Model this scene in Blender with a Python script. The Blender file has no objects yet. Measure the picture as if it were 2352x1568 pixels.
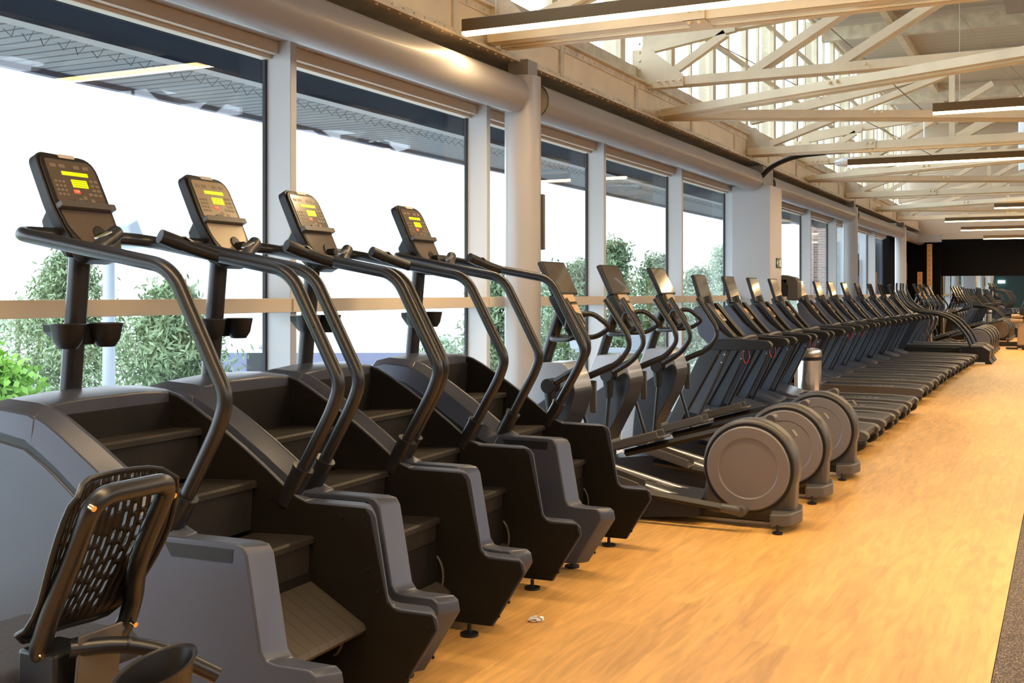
import bpy, bmesh, math, random
from mathutils import Vector, Matrix
random.seed(7)
S = bpy.context.scene
COL = S.collection
pi = math.pi
# ------------------------------------------------------------------ camera, world, exposure
F_PX, VX, HY, EYE = 2600.0, 2450.0, 673.0, 1.55
YAW = math.atan((VX - 1176.0) / F_PX)
cd = bpy.data.cameras.new('camera'); cam = bpy.data.objects.new('camera', cd); COL.objects.link(cam)
cam.location = (0, 0, EYE); cam.rotation_euler = (pi / 2, 0, YAW)
cd.sensor_width = 36.0; cd.lens = F_PX / 2352.0 * 36.0
cd.shift_y = -(784.0 - HY) / 2352.0
cd.clip_start = 0.05; cd.clip_end = 500
S.camera = cam
w = bpy.data.worlds.new('world'); S.world = w; w.use_nodes = True
wn = w.node_tree; bg = wn.nodes['Background']
tc = wn.nodes.new('ShaderNodeTexCoord'); sx = wn.nodes.new('ShaderNodeSeparateXYZ'); cr = wn.nodes.new('ShaderNodeValToRGB')
wn.links.new(tc.outputs['Generated'], sx.inputs[0]); wn.links.new(sx.outputs['Z'], cr.inputs[0]); wn.links.new(cr.outputs[0], bg.inputs[0])
cr.color_ramp.elements[0].color = (0.80, 0.88, 1.0, 1); cr.color_ramp.elements[1].color = (0.62, 0.77, 1.0, 1)
bg.inputs[1].default_value = 5.0
S.view_settings.view_transform = 'Standard'; S.view_settings.look = 'None'
S.view_settings.gamma = 1; S.view_settings.exposure = 0.25; S.view_settings.use_curve_mapping = False
S.cycles.max_bounces = 8; S.cycles.transparent_max_bounces = 24; S.cycles.glossy_bounces = 4
S.cycles.sample_clamp_indirect = 6; S.cycles.caustics_reflective = False; S.cycles.caustics_refractive = False
S.cycles.use_denoising = True
LAMP_COL = (1.0, 0.72, 0.40); LAMP_POWER = 22.0; LED_EMIT = 22.0

# ------------------------------------------------------------------ materials
def mat(name, col, rough=0.5, metal=0.0, emit=None, es=0.0, coat=0.0, noise=0.0, nscale=8.0, bump=0.0, spec=0.5, bscale=None):
    m = bpy.data.materials.new(name); m.use_nodes = True; n = m.node_tree; b = n.nodes['Principled BSDF']
    b.inputs['Base Color'].default_value = (*col, 1); b.inputs['Roughness'].default_value = rough
    b.inputs['Metallic'].default_value = metal; b.inputs['Specular IOR Level'].default_value = spec
    if coat: b.inputs['Coat Weight'].default_value = coat; b.inputs['Coat Roughness'].default_value = 0.1
    if emit: b.inputs['Emission Color'].default_value = (*emit, 1); b.inputs['Emission Strength'].default_value = es
    t = n.nodes.new('ShaderNodeTexCoord')
    nz = n.nodes.new('ShaderNodeTexNoise'); nz.inputs['Scale'].default_value = nscale; nz.inputs['Detail'].default_value = 4
    n.links.new(t.outputs['Object'], nz.inputs['Vector'])
    if noise:
        mx = n.nodes.new('ShaderNodeMix'); mx.data_type = 'RGBA'; mx.blend_type = 'MULTIPLY'
        mx.inputs[6].default_value = (*col, 1); mx.inputs[0].default_value = 1
        r = n.nodes.new('ShaderNodeMapRange'); r.inputs['From Min'].default_value = .3; r.inputs['From Max'].default_value = .7
        r.inputs['To Min'].default_value = 1 - noise; r.inputs['To Max'].default_value = 1 + noise * .6
        n.links.new(nz.outputs[0], r.inputs[0])
        n.links.new(r.outputs[0], mx.inputs[7]); n.links.new(mx.outputs[2], b.inputs['Base Color'])
    if bump:
        nb = n.nodes.new('ShaderNodeTexNoise'); nb.inputs['Scale'].default_value = bscale or nscale * 6; nb.inputs['Detail'].default_value = 3
        n.links.new(t.outputs['Object'], nb.inputs['Vector'])
        bp = n.nodes.new('ShaderNodeBump'); bp.inputs['Strength'].default_value = bump; bp.inputs['Distance'].default_value = .01
        n.links.new(nb.outputs[0], bp.inputs['Height']); n.links.new(bp.outputs[0], b.inputs['Normal'])
    return m

def wood_floor():
    m = mat('oak_planks', (.6, .36, .15), .38); n = m.node_tree; b = n.nodes['Principled BSDF']; L = n.links.new
    tc = n.nodes.new('ShaderNodeTexCoord'); mp = n.nodes.new('ShaderNodeMapping'); mp.inputs['Rotation'].default_value = (0, 0, pi / 2)
    L(tc.outputs['Object'], mp.inputs[0])
    br = n.nodes.new('ShaderNodeTexBrick'); br.offset = .37; br.inputs['Scale'].default_value = 1
    br.inputs['Brick Width'].default_value = 1.25; br.inputs['Row Height'].default_value = .18
    br.inputs['Mortar Size'].default_value = .0012; br.inputs['Mortar Smooth'].default_value = .1; br.inputs['Bias'].default_value = 0
    br.inputs['Color1'].default_value = (.69, .39, .118, 1); br.inputs['Color2'].default_value = (.60, .33, .10, 1)
    br.inputs['Mortar'].default_value = (.5, .28, .1, 1); L(mp.outputs[0], br.inputs[0])
    gm = n.nodes.new('ShaderNodeMapping'); gm.inputs['Scale'].default_value = (11, 1.3, 1); L(tc.outputs['Object'], gm.inputs[0])
    g = n.nodes.new('ShaderNodeTexNoise'); g.inputs['Scale'].default_value = 1.6; g.inputs['Detail'].default_value = 7; g.inputs['Distortion'].default_value = 1.2
    L(gm.outputs[0], g.inputs[0])
    rm = n.nodes.new('ShaderNodeMapRange'); rm.inputs[1].default_value = .3; rm.inputs[2].default_value = .72; rm.inputs[3].default_value = 1.16; rm.inputs[4].default_value = .76
    L(g.outputs[0], rm.inputs[0])
    mx = n.nodes.new('ShaderNodeMix'); mx.data_type = 'RGBA'; mx.blend_type = 'MULTIPLY'; mx.inputs[0].default_value = 1
    L(br.outputs[0], mx.inputs[6]); L(rm.outputs[0], mx.inputs[7])
    # knots: sparse dark flecks stretched along the grain
    km = n.nodes.new('ShaderNodeMapping'); km.inputs['Scale'].default_value = (5.5, 1.2, 1); L(tc.outputs['Object'], km.inputs[0])
    k = n.nodes.new('ShaderNodeTexNoise'); k.inputs['Scale'].default_value = 2.3; k.inputs['Detail'].default_value = 9; k.inputs['Roughness'].default_value = .68; k.inputs['Distortion'].default_value = 2.2
    L(km.outputs[0], k.inputs[0])
    kr = n.nodes.new('ShaderNodeMapRange'); kr.inputs[1].default_value = .66; kr.inputs[2].default_value = .74; kr.inputs[3].default_value = 0; kr.inputs[4].default_value = .45
    L(k.outputs[0], kr.inputs[0])
    m2 = n.nodes.new('ShaderNodeMix'); m2.data_type = 'RGBA'; L(kr.outputs[0], m2.inputs[0]); L(mx.outputs[2], m2.inputs[6]); m2.inputs[7].default_value = (.27, .13, .05, 1)
    L(m2.outputs[2], b.inputs['Base Color'])
    return m

def glass_mat():
    m = bpy.data.materials.new('window_glass'); m.use_nodes = True; n = m.node_tree; n.nodes.clear(); L = n.links.new
    o = n.nodes.new('ShaderNodeOutputMaterial'); t = n.nodes.new('ShaderNodeBsdfTransparent'); t.inputs[0].default_value = (.93, .96, .95, 1)
    g = n.nodes.new('ShaderNodeBsdfGlossy'); g.inputs['Roughness'].default_value = .0; g.inputs[0].default_value = (1, 1, 1, 1)
    # Schlick reflectance, the same from both sides of the pane
    ge = n.nodes.new('ShaderNodeNewGeometry'); dt = n.nodes.new('ShaderNodeVectorMath'); dt.operation = 'DOT_PRODUCT'
    L(ge.outputs['Normal'], dt.inputs[0]); L(ge.outputs['Incoming'], dt.inputs[1])
    def mth(op, a, bv):
        k = n.nodes.new('ShaderNodeMath'); k.operation = op
        for i, q in enumerate((a, bv)):
            if q is None: continue
            if isinstance(q, (int, float)): k.inputs[i].default_value = q
            else: L(q, k.inputs[i])
        return k.outputs[0]
    f = mth('ADD', mth('MULTIPLY', mth('POWER', mth('SUBTRACT', 1.0, mth('ABSOLUTE', dt.outputs['Value'], None)), 5.0), .9), .035)
    x = n.nodes.new('ShaderNodeMixShader'); L(f, x.inputs[0]); L(t.outputs[0], x.inputs[1]); L(g.outputs[0], x.inputs[2]); L(x.outputs[0], o.inputs[0])
    return m

def banded(name, c1, c2, axis, period, frac, rough=.6, rot=0, metal=0):
    m = mat(name, c1, rough, metal); n = m.node_tree; b = n.nodes['Principled BSDF']; L = n.links.new
    tc = n.nodes.new('ShaderNodeTexCoord'); s = n.nodes.new('ShaderNodeSeparateXYZ'); L(tc.outputs['Object'], s.inputs[0])
    d = n.nodes.new('ShaderNodeMath'); d.operation = 'DIVIDE'; d.inputs[1].default_value = period; L(s.outputs[axis], d.inputs[0])
    fr = n.nodes.new('ShaderNodeMath'); fr.operation = 'FRACT'; L(d.outputs[0], fr.inputs[0])
    lt = n.nodes.new('ShaderNodeMath'); lt.operation = 'LESS_THAN'; lt.inputs[1].default_value = frac; L(fr.outputs[0], lt.inputs[0])
    mx = n.nodes.new('ShaderNodeMix'); mx.data_type = 'RGBA'; L(lt.outputs[0], mx.inputs[0]); mx.inputs[6].default_value = (*c1, 1); mx.inputs[7].default_value = (*c2, 1)
    L(mx.outputs[2], b.inputs['Base Color'])
    return m

def brick_mat():
    m = mat('brickwork', (.4, .2, .15), .85); n = m.node_tree; L = n.links.new
    tc = n.nodes.new('ShaderNodeTexCoord'); mp = n.nodes.new('ShaderNodeMapping'); mp.inputs['Rotation'].default_value = (pi / 2, 0, 0)
    L(tc.outputs['Object'], mp.inputs[0]); br = n.nodes.new('ShaderNodeTexBrick'); br.inputs['Scale'].default_value = 1
    br.inputs['Brick Width'].default_value = .22; br.inputs['Row Height'].default_value = .075; br.inputs['Mortar Size'].default_value = .006
    br.inputs['Color1'].default_value = (.36, .2, .15, 1); br.inputs['Color2'].default_value = (.24, .15, .12, 1); br.inputs['Mortar'].default_value = (.5, .48, .44, 1)
    L(mp.outputs[0], br.inputs[0]); L(br.outputs[0], n.nodes['Principled BSDF'].inputs['Base Color'])
    return m

def speckle():
    m = mat('speckled_rubber', (.06, .045, .035), .9); n = m.node_tree; L = n.links.new
    tc = n.nodes.new('ShaderNodeTexCoord'); v = n.nodes.new('ShaderNodeTexNoise'); v.inputs['Scale'].default_value = 160; v.inputs['Detail'].default_value = 2
    L(tc.outputs['Object'], v.inputs[0]); r = n.nodes.new('ShaderNodeValToRGB'); L(v.outputs[0], r.inputs[0])
    r.color_ramp.elements[0].position = .5; r.color_ramp.elements[0].color = (.07, .05, .038, 1)
    r.color_ramp.elements[1].position = .68; r.color_ramp.elements[1].color = (.38, .3, .23, 1)
    L(r.outputs[0], n.nodes['Principled BSDF'].inputs['Base Color'])
    return m

M = {}
M['floor'] = wood_floor()
M['mat'] = speckle()
M['glass'] = glass_mat()
M['frame'] = mat('window_frame_white', (.60, .60, .61), .45)
M['rail'] = mat('cream_rail', (.66, .58, .47), .5)
M['taupe'] = mat('taupe_header', (.34, .29, .24), .5)
M['gasket'] = mat('black_gasket', (.02, .02, .025), .6)
M['column'] = mat('grey_gloss_paint', (.37, .355, .355), .38, 0, coat=.2)
M['tube'] = mat('silver_gloss_paint', (.29, .28, .285), .48, .05, coat=.1)
M['square'] = mat('white_column_cladding', (.48, .47, .49), .55)
M['cream'] = mat('cream_steel_paint', (.84, .71, .49), .5, noise=.1, nscale=3, bump=.15)
M['creamd'] = mat('aged_cream_steel_paint', (.74, .64, .48), .55, noise=.22, nscale=5, bump=.25)
M['planks'] = banded('white_boarding', (.60, .53, .43), (.36, .30, .22), 1, .32, .05, .7)
M['white'] = mat('white_plastic', (.8, .8, .8), .45)
M['black'] = mat('black_wall_paint', (.003, .0026, .0022), .9, spec=.1)
M['green'] = mat('dark_teal_wall_paint', (.006, .03, .034), .8)
M['mirror'] = mat('mirror', (.86, .88, .87), .0, 1.0)
M['warmwall'] = mat('beige_wall_paint', (.55, .45, .33), .8)
M['lampbody'] = mat('bronze_lamp_body', (.16, .10, .045), .4, .5)
M['led'] = mat('warm_led_diffuser', (.9, .7, .4), .5, emit=(1.0, .62, .25), es=LED_EMIT)
M['shell'] = mat('gunmetal_moulding', (.062, .070, .100), .36, .25, noise=.06, nscale=4)
M['shell2'] = mat('silver_blue_moulding', (.36, .40, .47), .32, .25, coat=.4)
M['dark'] = mat('black_moulding', (.010, .0098, .0115), .42, spec=.35)
M['darker'] = mat('black_inner_panel', (.0085, .007, .0055), .55, noise=.15, spec=.25)
M['bluegrey'] = mat('blue_grey_panel', (.032, .042, .062), .42)
M['navypanel'] = mat('dark_navy_inset', (.016, .021, .032), .4)
M['tubing'] = mat('black_satin_tubing', (.014, .0135, .016), .33, .1)
M['rubber'] = mat('grey_rubber_step', (.024, .019, .0145), .55, spec=.35, noise=.25, nscale=6, bump=.2)
M['ribbed'] = banded('ribbed_step', (.05, .041, .03), (.022, .018, .014), 1, .06, .08, .55)
M['belt'] = mat('treadmill_belt', (.018, .018, .020), .5, spec=.4, noise=.1, nscale=20)
M['capgrey'] = mat('taupe_grey_plastic', (.070, .064, .062), .42)
M['disc'] = mat('grey_disc_cover', (.165, .150, .155), .42, .05)
M['steel'] = mat('polished_steel', (.9, .88, .86), .2, 1.0)
M['tray'] = mat('galvanised_tray', (.13, .13, .14), .5, .3)
M['steel2'] = mat('brushed_steel', (.55, .53, .5), .3, 1.0)
M['screen'] = mat('glossy_screen', (.05, .045, .04), .03, 0, coat=1.0, spec=1.0)
M['lcdpanel'] = mat('brown_membrane_panel', (.10, .075, .06), .22, 0, coat=.6)
M['lcdpanel2'] = mat('tan_membrane_panel', (.36, .27, .17), .3, 0, coat=.6)
M['key'] = mat('membrane_key', (.20, .155, .12), .4)
M['badge'] = mat('pale_badge', (.6, .53, .47), .35)
M['lcd'] = mat('lime_display', (.5, .6, .0), .4, emit=(.62, .78, .0), es=1.0)
M['red'] = mat('red_button', (.8, .08, .03), .4, emit=(1, .12, .04), es=.6)
M['redcord'] = mat('red_cord', (.75, .05, .04), .5)
M['tan'] = mat('tan_keypad', (.42, .29, .18), .35)
M['wood'] = mat('pine_upright', (.50, .27, .09), .6, noise=.15, nscale=4)
M['pad'] = mat('tan_bench_upholstery', (.30, .2, .11), .45, noise=.05)
M['fabric'] = mat('charcoal_seat_fabric', (.026, .030, .045), .9, noise=.3, nscale=60, bump=.5)
M['brass'] = mat('brass_screw', (.8, .6, .3), .25, 1.0)
M['brick'] = brick_mat()
M['render'] = mat('pale_grey_render', (.5, .52, .54), .8, noise=.05)
M['whitewall'] = mat('white_cladding', (.8, .82, .84), .8)
M['darkband'] = mat('slate_band', (.12, .12, .17), .7)
M['navy'] = mat('navy_fascia', (.010, .015, .026), .95, spec=.0)
M['soffit'] = banded('ribbed_soffit', (.20, .205, .215), (.06, .06, .07), 1, .14, .2, .95)
M['ledge'] = mat('grey_ledge', (.30, .28, .28), .6)
M['concrete'] = mat('pale_paving', (.75, .77, .8), .9, noise=.04)
M['track'] = mat('red_running_surface', (.62, .33, .26), .9, noise=.05)
M['turf'] = mat('green_sports_surface', (.35, .55, .3), .9, noise=.05)
M['grass'] = mat('grass', (.25, .4, .14), .95, noise=.3)
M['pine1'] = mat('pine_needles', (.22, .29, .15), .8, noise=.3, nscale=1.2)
M['pine2'] = mat('pine_needles_hazed', (.40, .48, .33), .8, noise=.2, nscale=1.2)  # bright outdoor haze is put into this paler needle colour
M['leaf'] = mat('bright_leaves', (.22, .42, .05), .7, noise=.3, nscale=2)
M['bark'] = mat('bark', (.18, .12, .09), .9, noise=.3)
M['post'] = mat('galvanised_post', (.42, .44, .48), .5)
M['paper'] = mat('white_tissue', (.8, .8, .82), .8)
M['signgreen'] = mat('dark_green_sign', (.02, .06, .05), .4)
M['exit'] = mat('lit_exit_sign', (.8, .95, .9), .4, emit=(.75, 1, .9), es=9)

# ------------------------------------------------------------------ mesh helpers
def nb(): return bmesh.new()
def link(o, parent=None):
    COL.objects.link(o)
    if parent is not None: o.parent = parent
    return o
def obj(name, bm, m, parent=None, smooth=True, bevel=0.0, seg=2, ang=40):
    bmesh.ops.recalc_face_normals(bm, faces=bm.faces)
    me = bpy.data.meshes.new(name); bm.to_mesh(me); bm.free()
    ms = m if isinstance(m, (list, tuple)) else [m]
    for x in ms: me.materials.append(M[x])
    if smooth:
        for p in me.polygons: p.use_smooth = True
        try: me.set_sharp_from_angle(angle=math.radians(ang))
        except Exception: pass
    o = bpy.data.objects.new(name, me); link(o, parent)
    if bevel:
        b = o.modifiers.new('bevel', 'BEVEL'); b.width = bevel; b.segments = seg; b.limit_method = 'ANGLE'; b.angle_limit = math.radians(35)
        b.harden_normals = False
    return o
def thing(name, label, cat, loc=(0, 0, 0), rz=0, group=None):
    o = bpy.data.objects.new(name, None); COL.objects.link(o); o.empty_display_size = .1
    o.location = loc; o.rotation_euler = (0, 0, rz); o['label'] = label; o['category'] = cat
    if group: o['group'] = group
    return o
def tag(o, label, cat, group=None, kind=None):
    o['label'] = label; o['category'] = cat
    if group: o['group'] = group
    if kind: o['kind'] = kind
    return o
def struct(o, label=None):
    o['kind'] = 'structure'
    if label: o['label'] = label
    return o
def dup(root, loc, rz=None, label=None):
    kids = {}
    for o in COL.objects:
        if o.parent: kids.setdefault(o.parent, []).append(o)
    def cp(o, par):
        c = o.copy(); COL.objects.link(c)
        if par is not None: c.parent = par
        for k in kids.get(o, []): cp(k, c)
        return c
    r = cp(root, None); r.location = loc
    if rz is not None: r.rotation_euler = (0, 0, rz)
    if label: r['label'] = label
    return r
def box(bm, c, s, rot=None, mi=0):
    M4 = Matrix.Translation(c) @ (rot.to_4x4() if rot is not None else Matrix.Identity(4)) @ Matrix.Diagonal((*s, 1))
    r = bmesh.ops.create_cube(bm, size=1, matrix=M4)
    if mi:
        for v in r['verts']:
            for f in v.link_faces: f.material_index = mi
def bx(bm, x0, x1, y0, y1, z0, z1, mi=0):
    box(bm, ((x0 + x1) / 2, (y0 + y1) / 2, (z0 + z1) / 2), (abs(x1 - x0), abs(y1 - y0), abs(z1 - z0)), None, mi)
def fillet(pts, r, seg=5, closed=False):
    P = [Vector(p) for p in pts]; n = len(P); out = []
    for i, p in enumerate(P):
        if not closed and (i == 0 or i == n - 1): out.append(p); continue
        a = P[(i - 1) % n]; b = P[(i + 1) % n]
        rr = r[i] if isinstance(r, (list, tuple)) else r
        d = min(rr, (a - p).length * .49, (b - p).length * .49)
        s = p + (a - p).normalized() * d; e = p + (b - p).normalized() * d
        for k in range(seg + 1):
            t = k / seg; out.append(s * (1 - t) ** 2 + p * 2 * t * (1 - t) + e * t * t)
    return out
def tube(bm, pts, r, n=10, closed=False, fr=0.0, seg=5, sq=1.0, cap=True):
    """round tube along a polyline; r may be a list; sq scales the second axis"""
    P = fillet(pts, fr, seg, closed) if fr else [Vector(p) for p in pts]
    Q = [P[0]]
    for p in P[1:]:
        if (p - Q[-1]).length > 1e-5: Q.append(p)
    P = Q; N = len(P); rings = []
    t0 = (P[1] - P[0]).normalized(); up = Vector((0, 0, 1)) if abs(t0.z) < .9 else Vector((1, 0, 0))
    u = t0.cross(up).normalized(); rr = (lambda i: r[min(len(r) - 1, int(round(i * (len(r) - 1) / max(1, N - 1))))]) if isinstance(r, (list, tuple)) else (lambda i: r)
    for i, p in enumerate(P):
        if closed: t = (P[(i + 1) % N] - P[i - 1]).normalized()
        elif i == 0: t = (P[1] - P[0]).normalized()
        elif i == N - 1: t = (P[-1] - P[-2]).normalized()
        else: t = ((P[i + 1] - p).normalized() + (p - P[i - 1]).normalized()).normalized()
        u = (u - t * u.dot(t)).normalized(); v = t.cross(u)
        rings.append([bm.verts.new(p + u * math.cos(2 * pi * k / n) * rr(i) + v * math.sin(2 * pi * k / n) * rr(i) * sq) for k in range(n)])
    for i in range(N if closed else N - 1):
        A = rings[i]; B = rings[(i + 1) % N]
        for k in range(n): bm.faces.new((A[k], A[(k + 1) % n], B[(k + 1) % n], B[k]))
    if not closed and cap:
        bm.faces.new(rings[0]); bm.faces.new(rings[-1])
def cyl(bm, a, b, r, n=16, r2=None):
    tube(bm, [a, b], [r, r if r2 is None else r2], n)
def lathe(bm, prof, o=(0, 0, 0), axis='z', n=32):
    """prof: list of (radius, height) revolved about axis through o"""
    rings = []
    for (r, h) in prof:
        ring = []
        for k in range(n):
            a = 2 * pi * k / n; c, s = math.cos(a) * r, math.sin(a) * r
            p = (c, s, h) if axis == 'z' else ((c, h, s) if axis == 'y' else (h, c, s))
            ring.append(bm.verts.new(Vector(p) + Vector(o)))
        rings.append(ring)
    for A, B in zip(rings, rings[1:]):
        for k in range(n): bm.faces.new((A[k], A[(k + 1) % n], B[(k + 1) % n], B[k]))
    bm.faces.new(rings[0]); bm.faces.new(rings[-1])
def prism(bm, prof, a, b, axis='y', mi=0, tf=None):
    """polygon prof in the plane across axis, extruded from a to b"""
    def P(q, h):
        v = Vector((q[0], h, q[1])) if axis == 'y' else (Vector((h, q[0], q[1])) if axis == 'x' else Vector((q[0], q[1], h)))
        return tf @ v if tf is not None else v
    A = [bm.verts.new(P(q, a)) for q in prof]; B = [bm.verts.new(P(q, b)) for q in prof]; n = len(prof)
    fs = [bm.faces.new(A), bm.faces.new(B)] + [bm.faces.new((A[k], A[(k + 1) % n], B[(k + 1) % n], B[k])) for k in range(n)]
    for f in fs: f.material_index = mi
def r2(prof, r, seg=4):
    return [(p.x, p.y) for p in fillet([(q[0], q[1], 0) for q in prof], r, seg, True)]
def rrect(w, h, r, cx=0, cy=0, seg=4):
    return r2([(cx - w / 2, cy - h / 2), (cx + w / 2, cy - h / 2), (cx + w / 2, cy + h / 2), (cx - w / 2, cy + h / 2)], r, seg)
def basis(o, u, v):
    u = Vector(u).normalized(); v = Vector(v).normalized(); n = u.cross(v)
    m = Matrix(((u.x, v.x, n.x, o[0]), (u.y, v.y, n.y, o[1]), (u.z, v.z, n.z, o[2]), (0, 0, 0, 1)))
    return m
def text(name, s, size, m, tf, parent=None, ext=.0005):
    c = bpy.data.curves.new(name, 'FONT'); c.body = s; c.size = size; c.extrude = ext; c.align_x = 'CENTER'; c.align_y = 'CENTER'
    t = bpy.data.objects.new(name, c); COL.objects.link(t)
    dg = bpy.context.evaluated_depsgraph_get(); me = bpy.data.meshes.new_from_object(t.evaluated_get(dg))
    bpy.data.objects.remove(t); bpy.data.curves.remove(c)
    me.transform(tf); me.materials.clear(); me.materials.append(M[m])
    return link(bpy.data.objects.new(name, me), parent)
WALLX = -4.4
# ------------------------------------------------------------------ SETTING
b = nb(); bx(b, -4.55, -.272, -7, 36.2, -.12, 0); struct(obj('floor', b, 'floor', smooth=False), 'warm oak plank floor')
b = nb(); bx(b, -.268, 12, -7, 36.2, -.12, .004); o = obj('floor', b, 'mat', smooth=False); struct(o, 'dark speckled rubber floor to the right of the planks')
b = nb(); bx(b, -4.4, 12, -7, 36.2, 6.75, 6.9); struct(obj('ceiling', b, 'planks', smooth=False), 'white boarded roof lining high above the trusses')
b = nb(); bx(b, -4.4, 12, 36.0, 36.3, 2.06, 3.15); struct(obj('wall_back', b, 'black', smooth=False), 'black wall above the mirror')
b = nb(); bx(b, -4.4, 12, 36.0, 36.3, 3.15, 6.75); struct(obj('wall_back', b, 'warmwall', smooth=False), 'beige upper wall at the far end')
b = nb(); bx(b, -4.4, 12, 36.0, 36.3, 0, .13); struct(obj('baseboard_back', b, 'dark', smooth=False), 'dark plinth under the mirror')
b = nb(); bx(b, -4.4, 12, 36.12, 36.3, .13, 2.06); struct(obj('wall_back', b, 'black', smooth=False), 'wall behind the mirror')
b = nb()
for i in range(9): bx(b, -3.37 + i * 1.1, -2.272 + i * 1.1, 36.02, 36.12, .13, 2.06)
o = obj('wall_mirror', b, 'mirror', smooth=False); tag(o, 'wide mirror on the far wall below the black wall', 'mirror')
b = nb(); bx(b, -4.4, 12, -7.3, -7, 0, 6.75); struct(obj('wall_front', b, 'green', smooth=False), 'dark teal wall behind the camera')
b = nb(); bx(b, 12, 12.3, -7, 36, 0, 4.9); struct(obj('wall_right', b, 'warmwall', smooth=False))
# girder zone wall above the glazing
b = nb(); bx(b, -4.56, -4.42, -7, 36, 3.2, 3.75); struct(obj('wall_left', b, 'frame', smooth=False), 'grey strip of wall between windows and girder')
b = nb(); bx(b, -4.5, -4.3, 32.0, 36, 0, 3.2); o = obj('wall_left', b, 'black', smooth=False); struct(o, 'dark end of the window wall')
b = nb(); bx(b, -4.3, -3.36, 35.7, 36, 0, 3.0); struct(obj('wall_back', b, 'black', smooth=False), 'black pier beside the mirror')

MY = [8.163 + 2.58 * k for k in range(-6, 10)]      # mullion lines
for i in range(len(MY) - 1):
    y0, y1 = MY[i], MY[i + 1]
    W = bpy.data.objects.new('window_%d' % (i + 1), None); link(W); W.location = (WALLX, y0, 0); W['kind'] = 'structure'
    b = nb(); bx(b, -.02, .19, -.03, .03, 0, 3.2)
    obj('mullion', b, 'frame', W, bevel=.004)
    b = nb(); bx(b, -.012, .012, .03, .045, .06, 3.0); bx(b, -.012, .012, 2.535, 2.55, .06, 3.0); bx(b, -.012, .012, .03, 2.55, 2.985, 3.0)
    obj('gasket', b, 'gasket', W, smooth=False)
    b = nb(); bx(b, -.03, .10, .03, 2.55, 3.0, 3.075); bx(b, -.02, .05, .03, 2.55, 2.975, 3.0)
    obj('head_rail', b, 'rail', W, bevel=.003)
    b = nb(); bx(b, -.03, .20, .03, 2.55, 3.075, 3.21); bx(b, -.05, .40, 0, 2.58, 3.21, 3.24)
    obj('header_panel', b, 'taupe', W, bevel=.003)
    b = nb(); bx(b, -.03, .21, .03, 2.58, 1.44, 1.515); bx(b, .20, .235, -.06, 2.50, 1.436, 1.519)
    obj('transom_rail', b, 'rail', W, bevel=.003)
    b = nb(); bx(b, -.03, .12, .03, 2.55, 0, .06)
    obj('sill_rail', b, 'frame', W, bevel=.003)
    b = nb(); bx(b, -.006, .006, .03, 2.55, .06, 2.985)
    obj('pane', b, 'glass', W, smooth=False)

# columns
def round_column(y, label):
    t = thing('round_column', label, 'column', (-3.95, y, 0), group='grey round columns along the windows')
    b = nb(); cyl(b, (0, 0, 0), (0, 0, 3.29), .147, 40); obj('shaft', b, 'column', t)
    b = nb(); bx(b, -.09, .09, -.09, .09, 3.29, 3.42); obj('head_plate', b, 'tube', t, bevel=.004)
    b = nb(); cyl(b, (0, 0, 0), (0, 0, .02), .2, 32); obj('base_plate', b, 'column', t)
    b = nb(); bx(b, .12, .155, .06, .10, 1.9, 2.35); obj('cable_cover', b, 'capgrey', t, bevel=.004)
    return t
round_column(.54, 'glossy grey round column beyond the left of the climbers')
round_column(8.26, 'large glossy grey round column between the climbers and the elliptical trainers')
round_column(23.70, 'distant grey round column behind the middle treadmills')
round_column(31.45, 'farthest grey round column near the far black wall')
t = thing('square_column', 'white square clad column with an exit sign, behind the steel bin', 'column', (-3.98, 16.1, 0))
b = nb(); bx(b, -.27, .27, -.36, .36, 0, 3.06); obj('cladding', b, 'square', t, bevel=.006)
b = nb(); bx(b, -.1, .16, -.3, .3, 3.06, 3.34); obj('head_block', b, 'tube', t, bevel=.01)
# sign on the column's room-side face
sg = thing('exit_sign', 'small dark green exit sign on the white square column', 'sign', (-3.71, 16.25, 1.98))
b = nb(); bx(b, 0, .008, -.16, .16, -.07, .07); obj('sign_plate', b, 'signgreen', sg)
b = nb(); TF = basis((.0085, 0, 0), (0, 1, 0), (0, 0, 1))
prism(b, [(-.14, 0), (-.1, .045), (-.1, .015), (-.07, .015), (-.07, -.015), (-.1, -.015), (-.1, -.045)], 0, .002, 'z', tf=TF)
for pl in ([(-.035, -.05), (-.01, -.02), (.005, .0), (.0, .03), (-.02, .02), (-.03, .0), (-.035, .01), (-.03, .035), (.0, .042), (.03, .02), (.04, .03), (.045, .02), (.03, .005), (.02, .01), (.022, -.01), (.04, -.05), (.03, -.052), (.01, -.02), (-.005, -.035), (-.03, -.058)],
           [(.06, -.055), (.12, -.055), (.12, .055), (.06, .055)]):
    prism(b, pl, 0, .002, 'z', tf=TF)
cyl(b, TF @ Vector((.012, .052, 0)), TF @ Vector((.012, .052, .002)), .009, 10)
obj('pictogram', b, 'white', sg, smooth=False)
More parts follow.
